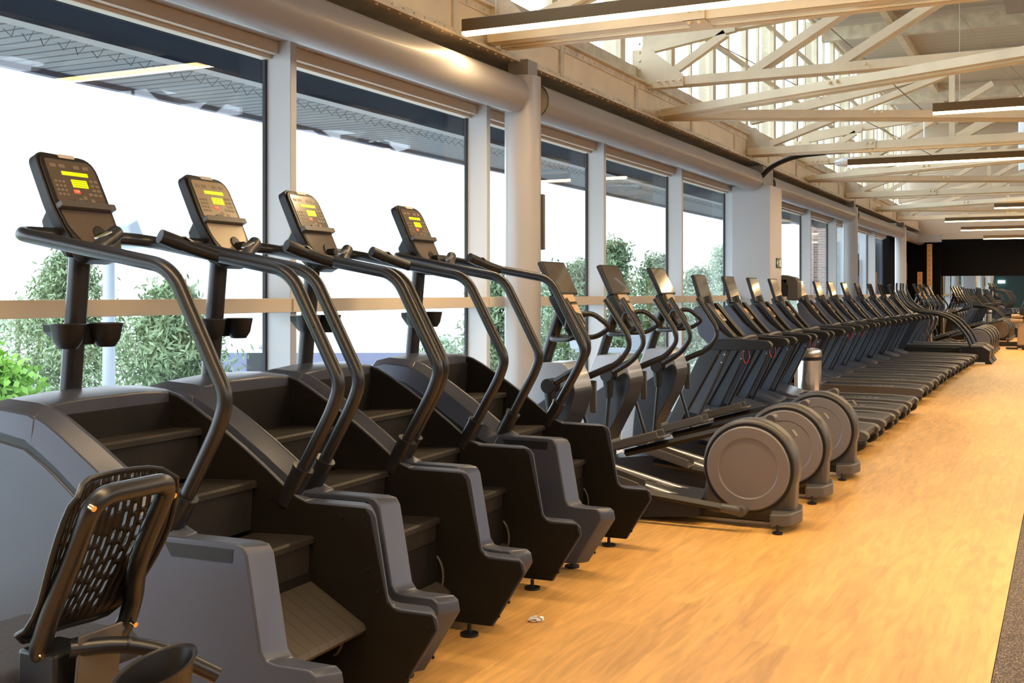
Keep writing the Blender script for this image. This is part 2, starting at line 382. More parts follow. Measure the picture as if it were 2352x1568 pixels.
# tube beams
segs = [(-6.8, .34), (.74, 8.07), (8.45, 15.72), (16.5, 23.5), (23.9, 31.25), (31.65, 35.9)]
names = ['large silver tube beam nearest the back wall behind the camera', 'large silver tube beam above the stair climbers, ending at the big round column',
         'silver tube beam from the big round column to the white square column', 'silver tube beam beyond the white square column',
         'distant silver tube beam running to the farthest column', 'last short silver tube beam at the far wall']
for (a, c), nm in zip(segs, names):
    t = thing('tube_beam', nm, 'beam', (-3.95, a, 3.13), group='silver tube beams above the windows')
    L = c - a
    b = nb(); tube(b, [(0, 0, 0), (0, L, 0)], .145, 40, cap=False); tube(b, [(0, .0, 0), (0, L, 0)], .137, 40, cap=False)
    obj('pipe', b, 'tube', t)
    b = nb(); cyl(b, (0, .04, 0), (0, .05, 0), .137, 32); cyl(b, (0, L - .05, 0), (0, L - .04, 0), .137, 32); obj('end_disc', b, 'creamd', t)
    for e in ((-.2, .05), (L - .05, L + .2)):
        b = nb(); bx(b, -.008, .008, e[0], e[1], -.025, .025); bx(b, -.02, .02, e[0] + .05, e[1] - .05, -.008, .008); obj('pin_bracket', b, 'tube', t)
# riveted girder along the windows
t = thing('riveted_girder', 'cream painted riveted steel girder running above the tube beams', 'girder', (-4.0, 0, 0))
b = nb(); bx(b, -.06, .0, -7, 35.9, 3.42, 3.74); obj('web_plate', b, 'cream', t, smooth=False)
b = nb(); bx(b, -.3, .07, -7, 35.9, 3.40, 3.42); bx(b, .0, .015, -7, 35.9, 3.42, 3.475); obj('bottom_flange', b, 'creamd', t, smooth=False)
b = nb(); bx(b, -.2, .06, -7, 35.9, 3.74, 3.76); bx(b, .0, .015, -7, 35.9, 3.68, 3.74); bx(b, -.42, -.1, -7, 35.9, 3.76, 3.95); obj('top_flange', b, 'creamd', t, smooth=False)
b = nb()
y = 2.0
while y < 24:
    bmesh.ops.create_uvsphere(b, u_segments=6, v_segments=4, radius=.013, matrix=Matrix.Translation((.015, y, 3.45)))
    bmesh.ops.create_uvsphere(b, u_segments=6, v_segments=4, radius=.013, matrix=Matrix.Translation((.04, y + .05, 3.40)))
    bmesh.ops.create_uvsphere(b, u_segments=6, v_segments=4, radius=.012, matrix=Matrix.Translation((.015, y + .05, 3.71)))
    y += .14
obj('rivets', b, 'creamd', t)['kind'] = 'stuff'
for y in [MY[5] + 3.86 * k * .5 for k in range(-3, 14)]:
    b = nb(); bx(b, 0, .02, y - .35, y - .27, 3.42, 3.74); obj('web_stiffener', b, 'creamd', t, smooth=False)

# clerestory glazing above the girder
k = 0
for i in range(12):
    y0 = -6.2 + 3.5 * i; k += 1
    W = bpy.data.objects.new('window_%d' % (40 + k), None); link(W); W.location = (-4.3, y0, 3.95); W['kind'] = 'structure'
    b = nb(); bx(b, -.03, .05, 0, .14, 0, 2.75); bx(b, -.16, .03, .02, .06, 0, 2.75); bx(b, -.03, .05, 1.72, 1.86, 0, 2.75)
    for q in (.87, 2.6): bx(b, -.02, .02, q, q + .05, 0, 2.75)
    obj('post', b, 'cream', W, bevel=.004)
    b = nb()
    for z in (0, .95, 1.85, 2.68): bx(b, -.02, .03, 0, 3.5, z, z + .06)
    obj('glazing_bar', b, 'cream', W)
    b = nb(); bx(b, -.006, .006, .1, 3.5, .05, 2.7); obj('pane', b, 'glass', W, smooth=False)

# roof trusses -------------------------------------------------------
def angle_bar(bm, a, c, s=.09, th=.012, flip=1):
    """L-section bar from a to c"""
    a = Vector(a); c = Vector(c); d = (c - a); L = d.length; x = d.normalized()
    y = Vector((0, 1, 0)) if abs(x.y) < .9 else Vector((1, 0, 0))
    z = x.cross(y).normalized(); y = z.cross(x).normalized()
    if z.z < 0: z = -z
    R = Matrix((x, y, z)).transposed()
    mid = (a + c) / 2
    box(bm, mid + z * 0, (L, th, s), R)
    box(bm, mid - z * (s / 2 - th / 2) * flip + y * s / 2, (L, s, th), R)
def bolts(bm, p, d, n, r=.018):
    for i in range(n):
        q = Vector(p) + Vector(d) * i
        bmesh.ops.create_uvsphere(bm, u_segments=8, v_segments=5, radius=r, matrix=Matrix.Translation(q))
X1 = 11.8
def main_truss(y, label, z=3.50):
    t = thing('roof_truss', label, 'truss', (-3.95, y, z), group='cream steel roof trusses')
    L = X1 + 3.95
    for s in (-.11, .11):
        b = nb(); angle_bar(b, (0, s, 0), (L, s, 0), .10, .014); obj('bottom_chord', b, 'cream', t, smooth=False)
    b = nb(); n = 6; hp = [.45 + 1.9 * math.sin(pi * i / (2 * n)) for i in range(n + 1)]
    xs = [L / n * i for i in range(n + 1)]
    for i in range(n): angle_bar(b, (xs[i], 0, hp[i]), (xs[i + 1], 0, hp[i + 1]), .12, .016)
    obj('top_chord', b, 'cream', t, smooth=False)
    for i in range(n + 1):
        if i:
            b = nb(); angle_bar(b, (xs[i], 0, 0), (xs[i], 0, hp[i]), .07, .012); obj('post', b, 'cream', t, smooth=False)
        if i < n:
            b = nb(); angle_bar(b, (xs[i] + .06, 0, .03), (xs[i + 1] - .03, 0, hp[i + 1] - .05), .08, .012)
            angle_bar(b, (xs[i] + .06, .05, .03), (xs[i + 1] - .03, .05, hp[i + 1] - .05), .08, .012); obj('diagonal', b, 'cream', t, smooth=False)
    for x in (1.62, 4.3, 7.0):
        b = nb(); bx(b, x - .08, x + .08, -.13, -.116, -.055, .075); bx(b, x - .08, x + .08, -.13, .13, -.056, -.05); obj('splice_plate', b, 'cream', t, smooth=False)
    b = nb(); prism(b, [(-.2, -.05), (.35, -.05), (.35, .06), (.08, .34), (-.2, .34)], -.008, .008)
    obj('gusset_plate', b, 'creamd', t, smooth=False)
    b = nb()
    for x in (1.62, 4.3, 7.0): bolts(b, (x - .035, -.132, .02), (.07, 0, 0), 2); bolts(b, (x - .035, -.1, -.058), (.07, 0, 0), 2)
    bolts(b, (.05, -.012, .05), (.1, 0, 0), 5, .014); bolts(b, (-.1, -.012, .2), (0, 0, .1), 4, .014)
    obj('bolts', b, 'cream', t)
    return t
tm = []
for i, y in enumerate([-3.3, .5, 7.75, 15.55, 23.3, 31.0]):
    lb = ['steel roof truss behind the camera', 'cream roof truss just above the camera', 'cream roof truss with paired bottom bars, meeting the girder at the big round column',
          'cream roof truss meeting the girder at the white square column', 'cream roof truss two bays beyond the square column', 'farthest cream roof truss before the black wall'][i]
    tm.append(main_truss(y, lb))
def sec_truss(y, label):
    t = thing('roof_truss', label, 'truss', (-3.95, y, 3.77), group='cream secondary trusses')
    L = X1 + 3.95
    b = nb(); angle_bar(b, (0, 0, 0), (L, 0, 0), .09, .014); angle_bar(b, (0, .09, 0), (L, .09, 0), .09, .014); obj('bottom_chord', b, 'cream', t, smooth=False)
    b = nb(); angle_bar(b, (-.1, 0, .35), (.9, 0, .5), .08); angle_bar(b, (.15, 0, .05), (.8, 0, .45), .08)
    obj('short_diagonal', b, 'cream', t, smooth=False)
    for i, (x0, z0, x1, z1) in enumerate([(1.05, .02, 2.9, 1.1), (1.9, .02, 3.7, 1.05), (3.7, 1.05, 5.4, .03), (5.4, .03, 7.4, 1.4), (7.4, 1.4, 9.4, .03)]):
        b = nb(); angle_bar(b, (x0, 0, z0), (x1, 0, z1), .085); angle_bar(b, (x0, .1, z0), (x1, .1, z1), .085); obj('diagonal', b, 'cream', t, smooth=False)
    b = nb(); angle_bar(b, (-.1, .05, .45), (L, .05, 1.9), .11); obj('top_chord', b, 'cream', t, smooth=False)
    b = nb(); prism(b, [(-.2, -.06), (.36, -.06), (.36, .06), (.0, .36), (-.2, .36)], -.02, -.008); obj('gusset_plate', b, 'cream', t, smooth=False)
    b = nb(); bolts(b, (.1, -.05, .0), (.08, 0, 0), 4, .016); bolts(b, (-.12, -.022, .06), (0, 0, .09), 5, .014); bolts(b, (2.2, -.05, 0), (2.4, 0, 0), 3, .018)
    obj('bolts', b, 'cream', t)
    return t
for y, lb in ((3.9, 'slender cream truss over the nearest climber'), (11.4, 'cream truss with rising diagonals, one bay beyond the nearest truss'),
              (19.4, 'cream secondary truss between the square column and the middle column'), (27.2, 'distant cream secondary truss')): sec_truss(y, lb)
# plan bracing fanning out from the girder at mid-bay
def brace(y, dy, label):
    t = thing('roof_brace', label, 'brace', (-3.95, y, 3.50), group='diagonal roof braces')
    d = Vector((7.6, dy, 0.02))
    b = nb(); angle_bar(b, (0, 0, 0), d, .11, .016, 1); angle_bar(b, (0, -.12, 0), d + Vector((0, -.12, 0)), .08, .016, 1); obj('brace_bar', b, 'cream', t, smooth=False)
    b = nb(); m = d * .27; n = Vector((-d.y, d.x, 0)).normalized()
    for k in (-.04, .04): bolts(b, m + d.normalized() * k - n * .135 + Vector((0, 0, .01)), (0, 0, 0), 1)
    obj('bolts', b, 'cream', t)
for y in (11.85, 19.55, 27.3):
    w_ = {11.85: 'first', 19.55: 'second', 27.3: 'third'}[y]
    brace(y, -3.5, w_ + ' pale diagonal roof brace, rising towards the truss at the round column' if y < 12 else w_ + ' diagonal roof brace running back towards the stair climbers')
    brace(y, 4.0, w_ + ' pale diagonal roof brace running on towards the mirror wall')
# purlins on the roof lining
b = nb()
for x in (-3.0, -.6, 1.8, 4.2, 6.6, 9.0): bx(b, x, x + .12, -7, 35.9, 6.55, 6.75)
tag(obj('roof_purlins', b, 'cream', smooth=False), 'cream purlins running lengthwise under the white roof boards', 'beam')
b = nb()
for y in range(-6, 36, 4): bx(b, -4.2, 12, y, y + .16, 6.35, 6.6)
tag(obj('roof_rafters', b, 'creamd', smooth=False), 'cream rafters crossing under the white roof boards', 'beam')
for (x0, x1, y0, y1, lb) in ((-.9, .6, 19.6, 20.6, 'short brown recessed roof hatch'), (.7, 4.5, 20.4, 21.2, 'long brown roof beam casing beside the recessed hatch')):
    b = nb(); bx(b, x0, x1, y0, y1, 6.2, 6.72); tag(obj('roof_casing', b, 'taupe', smooth=False), lb, 'roof casing')

# LED bars -------------------------------------------------------------
def led(x0, y, x1, z, label):
    t = thing('linear_light', label, 'light', (x0, y, z), group='warm linear lights hung under the trusses'); L = x1 - x0
    b = nb(); bx(b, 0, L, -.035, .035, .022, .11); obj('lamp_body', b, 'lampbody', t, bevel=.003)
    b = nb(); prism(b, [(-.034, .026), (-.034, .006), (-.026, 0), (.026, 0), (.034, .006), (.034, .026)], 0.003, L - .003, 'x'); obj('diffuser', b, 'led', t, smooth=False)
    for q in (.25, L * .5, L - .25):
        b = nb(); cyl(b, (q, 0, .11), (q, 0, 1.3), .0025, 5); obj('hanging_wire', b, 'steel2', t)
    ld = bpy.data.lights.new('led_light', 'AREA'); ld.shape = 'RECTANGLE'; ld.size = L; ld.size_y = .06; ld.energy = LAMP_POWER * L; ld.color = LAMP_COL
    ld.spread = math.radians(170)
    lo = bpy.data.objects.new('lamp_glow', ld); COL.objects.link(lo); lo.parent = t; lo.location = (L / 2, 0, -.012)
leds = [(-3.78, 6.95, 2.2, 3.345, 'long warm linear light in front of the truss at the big round column'), (-1.2, 12.0, 3.4, 3.33, 'warm linear light hung between the round column and the square column'),
        (-2.75, 16.3, 2.6, 3.31, 'warm linear light beside the metal cable tray'), (-1.35, 25.5, 3.2, 3.30, 'warm linear light above the incline trainers'),
        (-2.7, 29.8, 2.2, 3.30, 'distant warm linear light beyond the middle column'), (-2.55, 32.6, 2.0, 3.22, 'warm linear light close to the black wall'),
        (-2.1, 34.4, 2.0, 3.06, 'farthest warm linear light against the black wall'),  # lamps from here on are out of view, added to brighten the room
        (-3.2, 1.8, 2.2, 3.345, 'added unseen warm linear light above the camera'), (3.6, 9.5, 8.4, 3.34, 'added unseen warm linear light far to the right'),
        (-3.0, -3.0, 2.2, 3.345, 'added unseen warm linear light behind the camera'), (3.6, 3.5, 8.4, 3.34, 'added unseen warm linear light to the right of the camera'),
        (3.8, 18.0, 8.4, 3.34, 'added unseen warm linear light at the right beyond the frame'), (3.0, 21.0, 8.0, 3.3, 'added unseen warm linear light in the right hand bays')]
for a in leds: led(*a)

# cable tray, detector, duct, tie wires
t = thing('cable_tray', 'perforated grey metal cable tray running under the trusses', 'cable tray', (-3.1, 15.95, 3.47))
b = nb(); bx(b, 0, 12, -.06, .06, -.004, .0); bx(b, 0, 12, -.062, -.058, -.0, .05); bx(b, 0, 12, .058, .062, 0, .05); obj('tray', b, 'tray', t, smooth=False)
b = nb()
for i in range(90): bx(b, .05 + .1 * i, .11 + .1 * i, -.0635, -.0622, .012, .032)
obj('slots', b, 'dark', t, smooth=False)['kind'] = 'stuff'
for x in (1.4, 3.4, 5.6):
    b = nb(); cyl(b, (x, -.05, 0), (x, -.05, .45), .008, 8); bx(b, x - .03, x + .03, -.08, .08, .12, .14); obj('hanger', b, 'steel2', t)
b = nb(); tube(b, [(.1, 0, .02), (-.3, .0, .0), (-.62, -.1, -.14), (-.8, -.15, -.35)], .035, 10, fr=.2); obj('cable_bundle', b, 'dark', t)
b = nb(); lathe(b, [(.02, .09), (.08, .08), (.16, .05), (.18, .02), (.16, -.02), (.05, -.04)], (-2.9, 17.1, 3.45)); tag(obj('ceiling_detector', b, 'white'), 'white round detector dome under the cable tray', 'detector')
b = nb(); prism(b, [(math.cos(a) * .42 + (.012 if i % 2 else -.012) * math.cos(a), math.sin(a) * .42) for i, a in enumerate([2 * pi * k / 96 for k in range(96)])], 0, 1.6, 'z')
o = obj('ribbed_duct', b, 'white', smooth=False); o.location = (-.35, 22.3, 3.75); o.scale = (1, 1, .75); tag(o, 'white ribbed drum duct hanging behind the trusses', 'duct')
b = nb(); bx(b, 0, 2.0, 0, .5, 0, .09); bx(b, 0, 2.0, 0, .5, .18, .22); 
for i in range(9): bx(b, .1 + .2 * i, .13 + .2 * i, 0, .5, .09, .18)
o = obj('louvred_unit', b, 'white', smooth=False); o.location = (.2, 22.0, 4.05); tag(o, 'white louvred ceiling unit beside the ribbed duct', 'ventilation unit')
for i, (a, c) in enumerate([((-3.4, 9.5, 5.4), (-1.4, 14.6, 3.6)), ((-1.6, 13.0, 5.4), (0, 17.5, 3.5)), ((-3.9, 13.0, 4.6), (-1.7, 19.0, 3.6)), ((-1.0, 18, 5.2), (.6, 21.5, 3.6))]):
    b = nb(); cyl(b, a, c, .006, 6); lb = ['over the nearest brace', 'over the light between the two big columns', 'over the cable tray', 'in the middle bays'][i]
    tag(obj('tie_wire', b, 'steel2'), 'thin slanting steel tie wire ' + lb, 'wire')

# ------------------------------------------------------------------ STAIR CLIMBERS
STN = [(-1.30, 1.045, 1.03, .965), (-1.285, 1.10, 1.075, 1.0), (-1.24, 1.14, 1.11, 1.03), (-1.15, 1.16, 1.13, 1.045), (-1.0, 1.15, 1.115, 1.02), (-.92, 1.13, 1.085, .975),
       (-.85, 1.095, 1.045, .93), (-.72, 1.02, .96, .835), (-.58, .93, .865, .745), (-.48, .86, .795, .695), (-.40, .80, .74, .665), (-.335, .757, .737, .66), (-.28, .738, .734, .66)]
def climber(label, loc, rz, tanpanel=False):
    t = thing('stair_climber', label, 'stair climber', loc, rz, 'stair climbers by the window')
    zl = [(s[0], s[3] - .028) for s in STN]
    low = zl[:-3] + [(-.43, .665)]
    out = low + [(-.385, .735), (-.02, .735), (.012, .728), (.03, .70), (.085, .395), (.105, .368), (.14, .362), (.27, .362), (.292, .345), (.300, .30), (.14, .045), (-.9, .045), (-1.16, .30), (-1.26, .62)]
    for s in (-1, 1):
        b = nb(); n_ = len(out)
        A = [b.verts.new((q[0], .322 * s, q[1])) for q in out]; B = [b.verts.new((q[0] - (.055 if q[0] > -.03 else 0), .402 * s, q[1])) for q in out]
        b.faces.new(A); b.faces.new(B)
        for k in range(n_): b.faces.new((A[k], A[(k + 1) % n_], B[(k + 1) % n_], B[k]))
        obj('side_panel', b, 'shell', t, bevel=.006, seg=2)
        # recess under the platform and panel seam on the outer face
        b = nb(); prism(b, [(-.36, .715), (-.075, .715), (-.08, .67), (-.33, .67)], .398 * s, .4035 * s)
        prism(b, [(.03, .385), (-.95, .385), (-.95, .389), (.03, .389)], .399 * s, .4015 * s)
        prism(b, [(-1.0, .372), (-1.06, .5), (-.98, .72), (-.96, .72), (-1.035, .5), (-.975, .372)], .399 * s, .4015 * s)
        obj('seam', b, 'dark', t, smooth=False)
        b = nb(); inn = [(q[0], q[1] - .006) for q in STN[5:]] if False else [(s_[0], s_[1] - .01) for s_ in STN[4:]]
        prism(b, inn + [(-.02, .728), (.002, .70), (.075, .38), (.12, .35), (.27, .35), (.285, .30), (.13, .05), (-1.0, .05)], .315 * s, .331 * s); obj('inner_panel', b, 'darker', t)
        b = nb()
        for (x, z) in ((-.86, 1.04), (-.45, .74), (-.12, .69), (-.01, .66), (.04, .42), (.26, .31), (.17, .1), (.0, .5)): cyl(b, (x, .309 * s, z), (x, .316 * s, z), .008, 8)
        obj('screws', b, 'dark', t)
        # arched cowl above the side panel
        b = nb(); rings = []
        for (x, zi, zr, zo) in STN[4:-2] + [(-.335, .757, .738, .70), (-.29, .739, .736, .728)]:
            P = [(x, .318 * s, zi - .02), (x, .318 * s, zi), (x, .332 * s, zi), (x, .385 * s, zr), (x, .402 * s, zo), (x, .385 * s, zo)]
            rings.append([b.verts.new(p) for p in P])
        for A, B in zip(rings, rings[1:]):
            for k in range(6): b.faces.new((A[k], A[(k + 1) % 6], B[(k + 1) % 6], B[k]))
        b.faces.new(rings[0]); b.faces.new(rings[-1]); obj('cowl', b, 'shell', t, bevel=.004, ang=25)
        b = nb(); g = [(q[0], q[3]) for q in STN[:-3]]; prism(b, g + [(q[0], q[1] - .03) for q in reversed(g)], .37 * s, .396 * s); obj('groove', b, 'dark', t, smooth=False)
    # crowned hood across the window end
    b = nb(); rings = []
    for (x, zi, zr, zo) in STN[:5] + [(-.965, 1.14, 1.10, .995)]:
        P = [(x, -.402, zo), (x, -.388, zr), (x, -.335, zi), (x, -.15, zi + .012), (x, .15, zi + .012), (x, .335, zi), (x, .388, zr), (x, .402, zo), (x, .3, zo), (x, -.3, zo)]
        rings.append([b.verts.new(p) for p in P])
    for A, B in zip(rings, rings[1:]):
        for k in range(10): b.faces.new((A[k], A[(k + 1) % 10], B[(k + 1) % 10], B[k]))
    b.faces.new(rings[0]); b.faces.new(rings[-1]); obj('hood', b, 'shell', t, bevel=.006, ang=25)
    b = nb(); prism(b, [(-1.27, .96), (-1.24, .62), (-1.15, .32), (-.95, .06), (-.9, .06), (-1.0, .4), (-1.05, .96)], -.33, .33); obj('front_shroud', b, 'shell', t)
    b = nb(); prism(b, [(-.975, 1.1), (-1.0, .98), (-.99, .3), (-.96, .3), (-.95, 1.1)], -.316, .316); obj('rear_liner', b, 'darker', t)
    # steps
    for i in range(3):
        x, z = -.79 + .272 * i, 1.0 - .197 * i
        b = nb(); prism(b, [(x - .28, z - .012), (x - .01, z), (x, z - .008), (x, z - .028), (x - .02, z - .034), (x - .03, z - .20), (x - .06, z - .20), (x - .06, z - .04), (x - .28, z - .05)], -.313, .313)
        obj('step', b, 'rubber', t, ang=30)
    b = nb(); prism(b, [(-.29, .445), (-.02, .29), (-.01, .27), (-.03, .25), (-.29, .42)], -.313, .313); obj('ribbed_step', b, 'ribbed', t, smooth=False)
    b = nb(); bx(b, -.30, -.26, -.31, .31, .08, .46); obj('kick_plate', b, 'darker', t, smooth=False)
    b = nb(); pts = [(-.17 + .06 * math.cos(a), .311, .25 + .10 * math.sin(a)) for a in [-1.3 + .13 * k for k in range(21)]]; tube(b, pts, .006, 6); obj('chain', b, 'capgrey', t)
    # mast, cup trays, console
    b = nb(); tube(b, [(-1.19, 0, 1.13), (-1.13, 0, 1.78)], .042, 20); obj('mast', b, 'tubing', t)
    b = nb()
    rr = [(.014, 0), (.036, 0.0), (.055, .03), (.068, .095), (.065, .097), (.05, .035), (.03, .015), (.0, .014)]
    for s in (-1, 1):
        lathe(b, rr, (-1.10, .10 * s, 1.335), n=24)
    prism(b, [(-.07, 1.345), (.07, 1.345), (.15, 1.428), (-.15, 1.428), (-.145, 1.40)], -1.18, -1.13, 'x'); obj('cup_holder', b, 'dark', t, bevel=.003)
    TF = basis((-1.035, 0, 1.715), (0, 1, 0), (-.185, 0, .385))
    outl = r2([(-.08, -.035), (.11, -.035), (.150, .06), (.155, .22), (.15, .425), (-.15, .435), (-.155, .20), (-.135, .08)], [.04, .05, .04, .05, .07, .05, .03, .04], 5)
    b = nb(); prism(b, outl, -.05, -.004, 'z', tf=TF); prism(b, [(q[0] * .95, q[1] * .96 + .006) for q in outl], -.004, .004, 'z', tf=TF)
    con = obj('console', b, 'dark', t, bevel=.006, seg=3)
    TB = basis((-1.035, 0, 1.715), (-.185, 0, .385), TF.to_3x3() @ Vector((0, 0, 1))); b = nb(); prism(b, [(.24, -.045), (.19, -.125), (.14, -.13), (.0, -.07), (.0, -.045)], -.115, .115, 'z', tf=TB); obj('rear_housing', b, 'dark', con, bevel=.012)
    pm = 'lcdpanel2' if tanpanel else 'lcdpanel'
    b = nb(); prism(b, r2([(-.125, .205), (.128, .20), (.126, .375), (.10, .398), (-.122, .40)], .014), .003, .0065, 'z', tf=TF); obj('keypad', b, pm, con)
    b = nb(); prism(b, r2([(-.06, .015), (.075, .015), (.125, .10), (.13, .172), (-.13, .172), (-.12, .10)], [.03, .03, .03, .01, .01, .03]), .003, .006, 'z', tf=TF); obj('lower_panel', b, pm, con)
    b = nb(); prism(b, rrect(.286, .026, .006, 0, .187), .0, .032, 'z', tf=TF); prism(b, rrect(.05, .012, .004, -.04, .203), .012, .03, 'z', tf=TF); obj('reading_ledge', b, 'capgrey', con)
    b = nb(); prism(b, rrect(.085, .017, .008, 0, .417), .003, .0065, 'z', tf=TF); obj('badge', b, 'badge', con)
    b = nb(); prism(b, rrect(.135, .016, .001, .01, .338), .006, .0085, 'z', tf=TF); prism(b, rrect(.080, .034, .001, .018, .295), .006, .0085, 'z', tf=TF); obj('display', b, 'lcd', con, smooth=False)
    b = nb()
    for r in range(3): bx_ = [prism(b, rrect(.072, .0016, .0004, .018, .285 + .010 * r), .0085, .0090, 'z', tf=TF)]
    obj('display_lines', b, 'dark', con, smooth=False)
    b = nb()
    for r in range(4):
        for c in range(3): prism(b, rrect(.013, .011, .002, -.105 + .02 * c, .298 - .019 * r), .006, .008, 'z', tf=TF)
        for c in range(2): prism(b, rrect(.019, .012, .002, .083 + .025 * c, .312 - .021 * r), .006, .008, 'z', tf=TF)
    for c in (-.09, -.045, .03, .078): prism(b, rrect(.032, .016, .002, c, .370), .006, .0075, 'z', tf=TF)
    for (u, v) in ((.02, .232), (.058, .25), (.058, .222), (-.005, .222)): prism(b, rrect(.02, .014, .002, u, v), .006, .0078, 'z', tf=TF)
    obj('keys', b, 'key', con, smooth=False)
    b = nb(); prism(b, rrect(.03, .016, .002, -.012, .258), .006, .0088, 'z', tf=TF); sb = obj('stop_button', b, 'red', con, smooth=False)
    text('stop_lettering', 'STOP', .0095, 'white', TF @ Matrix.Translation((-.012, .258, .0091)), sb)
    b = nb(); cyl(b, TF @ Vector((.028, .075, 0)), TF @ Vector((.028, .075, .012)), .032, 20); cyl(b, TF @ Vector((.028, .06, 0)), TF @ Vector((.028, .04, .05)), .02, 14); obj('pod', b, 'dark', con, bevel=.003)
    # rails: one continuous tube from base to base looping round the mast
    h = [(-.385, .345, .74), (-.18, .345, 1.10), (-.145, .345, 1.20), (-.36, .345, 1.60), (-.42, .345, 1.645), (-1.13, .345, 1.775)]
    path = [(x, -y, z) for x, y, z in h] + list(reversed(h))
    n = len(h); rad = [0] + [.08, .12, .12, .08, .11] + [.11, .08, .12, .12, .08] + [0]
    b = nb(); tube(b, path, .0265, 16, fr=rad, seg=6); obj('handrail', b, 'tubing', t)
    for s in (-1, 1):
        b = nb(); tube(b, [(-.40, .345 * s, .715), (-.318, .345 * s, .86)], .041, 18); tube(b, [(-.321, .345 * s, .855), (-.316, .345 * s, .864)], .045, 18); obj('rail_socket', b, 'tubing', t)
        b = nb(); tube(b, [(-.262, .345 * s, 1.418), (-.259, .345 * s, 1.424)], .0275, 16); obj('rail_joint', b, 'dark', t)
        b = nb(); tube(b, [(-.73, .340 * s, 1.700), (-.79, .23 * s, 1.735), (-.84, .12 * s, 1.775)], [.027, .027, .026, .030], 14, fr=.04); obj('grip', b, 'dark', t)
        b = nb(); tube(b, [(-.90, .18 * s, 1.795), (-.925, .155 * s, 1.812)], [.026, .02], 10); obj('grip_button', b, 'red', t) if False else b.free()
        b = nb(); box(b, (-.79, .235 * s, 1.762), (.022, .07, .006), Matrix.Rotation(-.38 * s, 3, 'X')); obj('pulse_plate', b, 'steel2', t)
        for x in (.03, -1.0):
            b = nb(); cyl(b, (x, .30 * s, 0), (x, .30 * s, .012), .042, 20); cyl(b, (x, .30 * s, .012), (x, .30 * s, .05), .010, 8); obj('levelling_foot', b, 'dark', t)
    return t
c1 = climber('stair climber half hidden by the mesh seat back of the recumbent bike', (-2.375, 3.315, 0), math.radians(2))
c2 = climber('stair climber with the tan lit console panel', (-2.45, 4.22, 0), math.radians(2), True)
c3 = dup(c1, (-2.535, 5.075, 0), math.radians(2), 'stair climber just past the one with the tan lit console panel')
c4 = dup(c1, (-2.548, 6.20, 0), math.radians(1), 'stair climber next to the big round column and the elliptical trainers')
for c in (c2, c3, c4):
    for o in [o for o in COL.objects if o.parent == c]:
        if o.name.startswith('step'): o.location = (.12, 0, -.085)
        if o.name.startswith('ribbed_step'): o.location = (-.06, 0, -.1)
        if o.name.startswith('kick_plate'): o.location = (.12, 0, -.05)

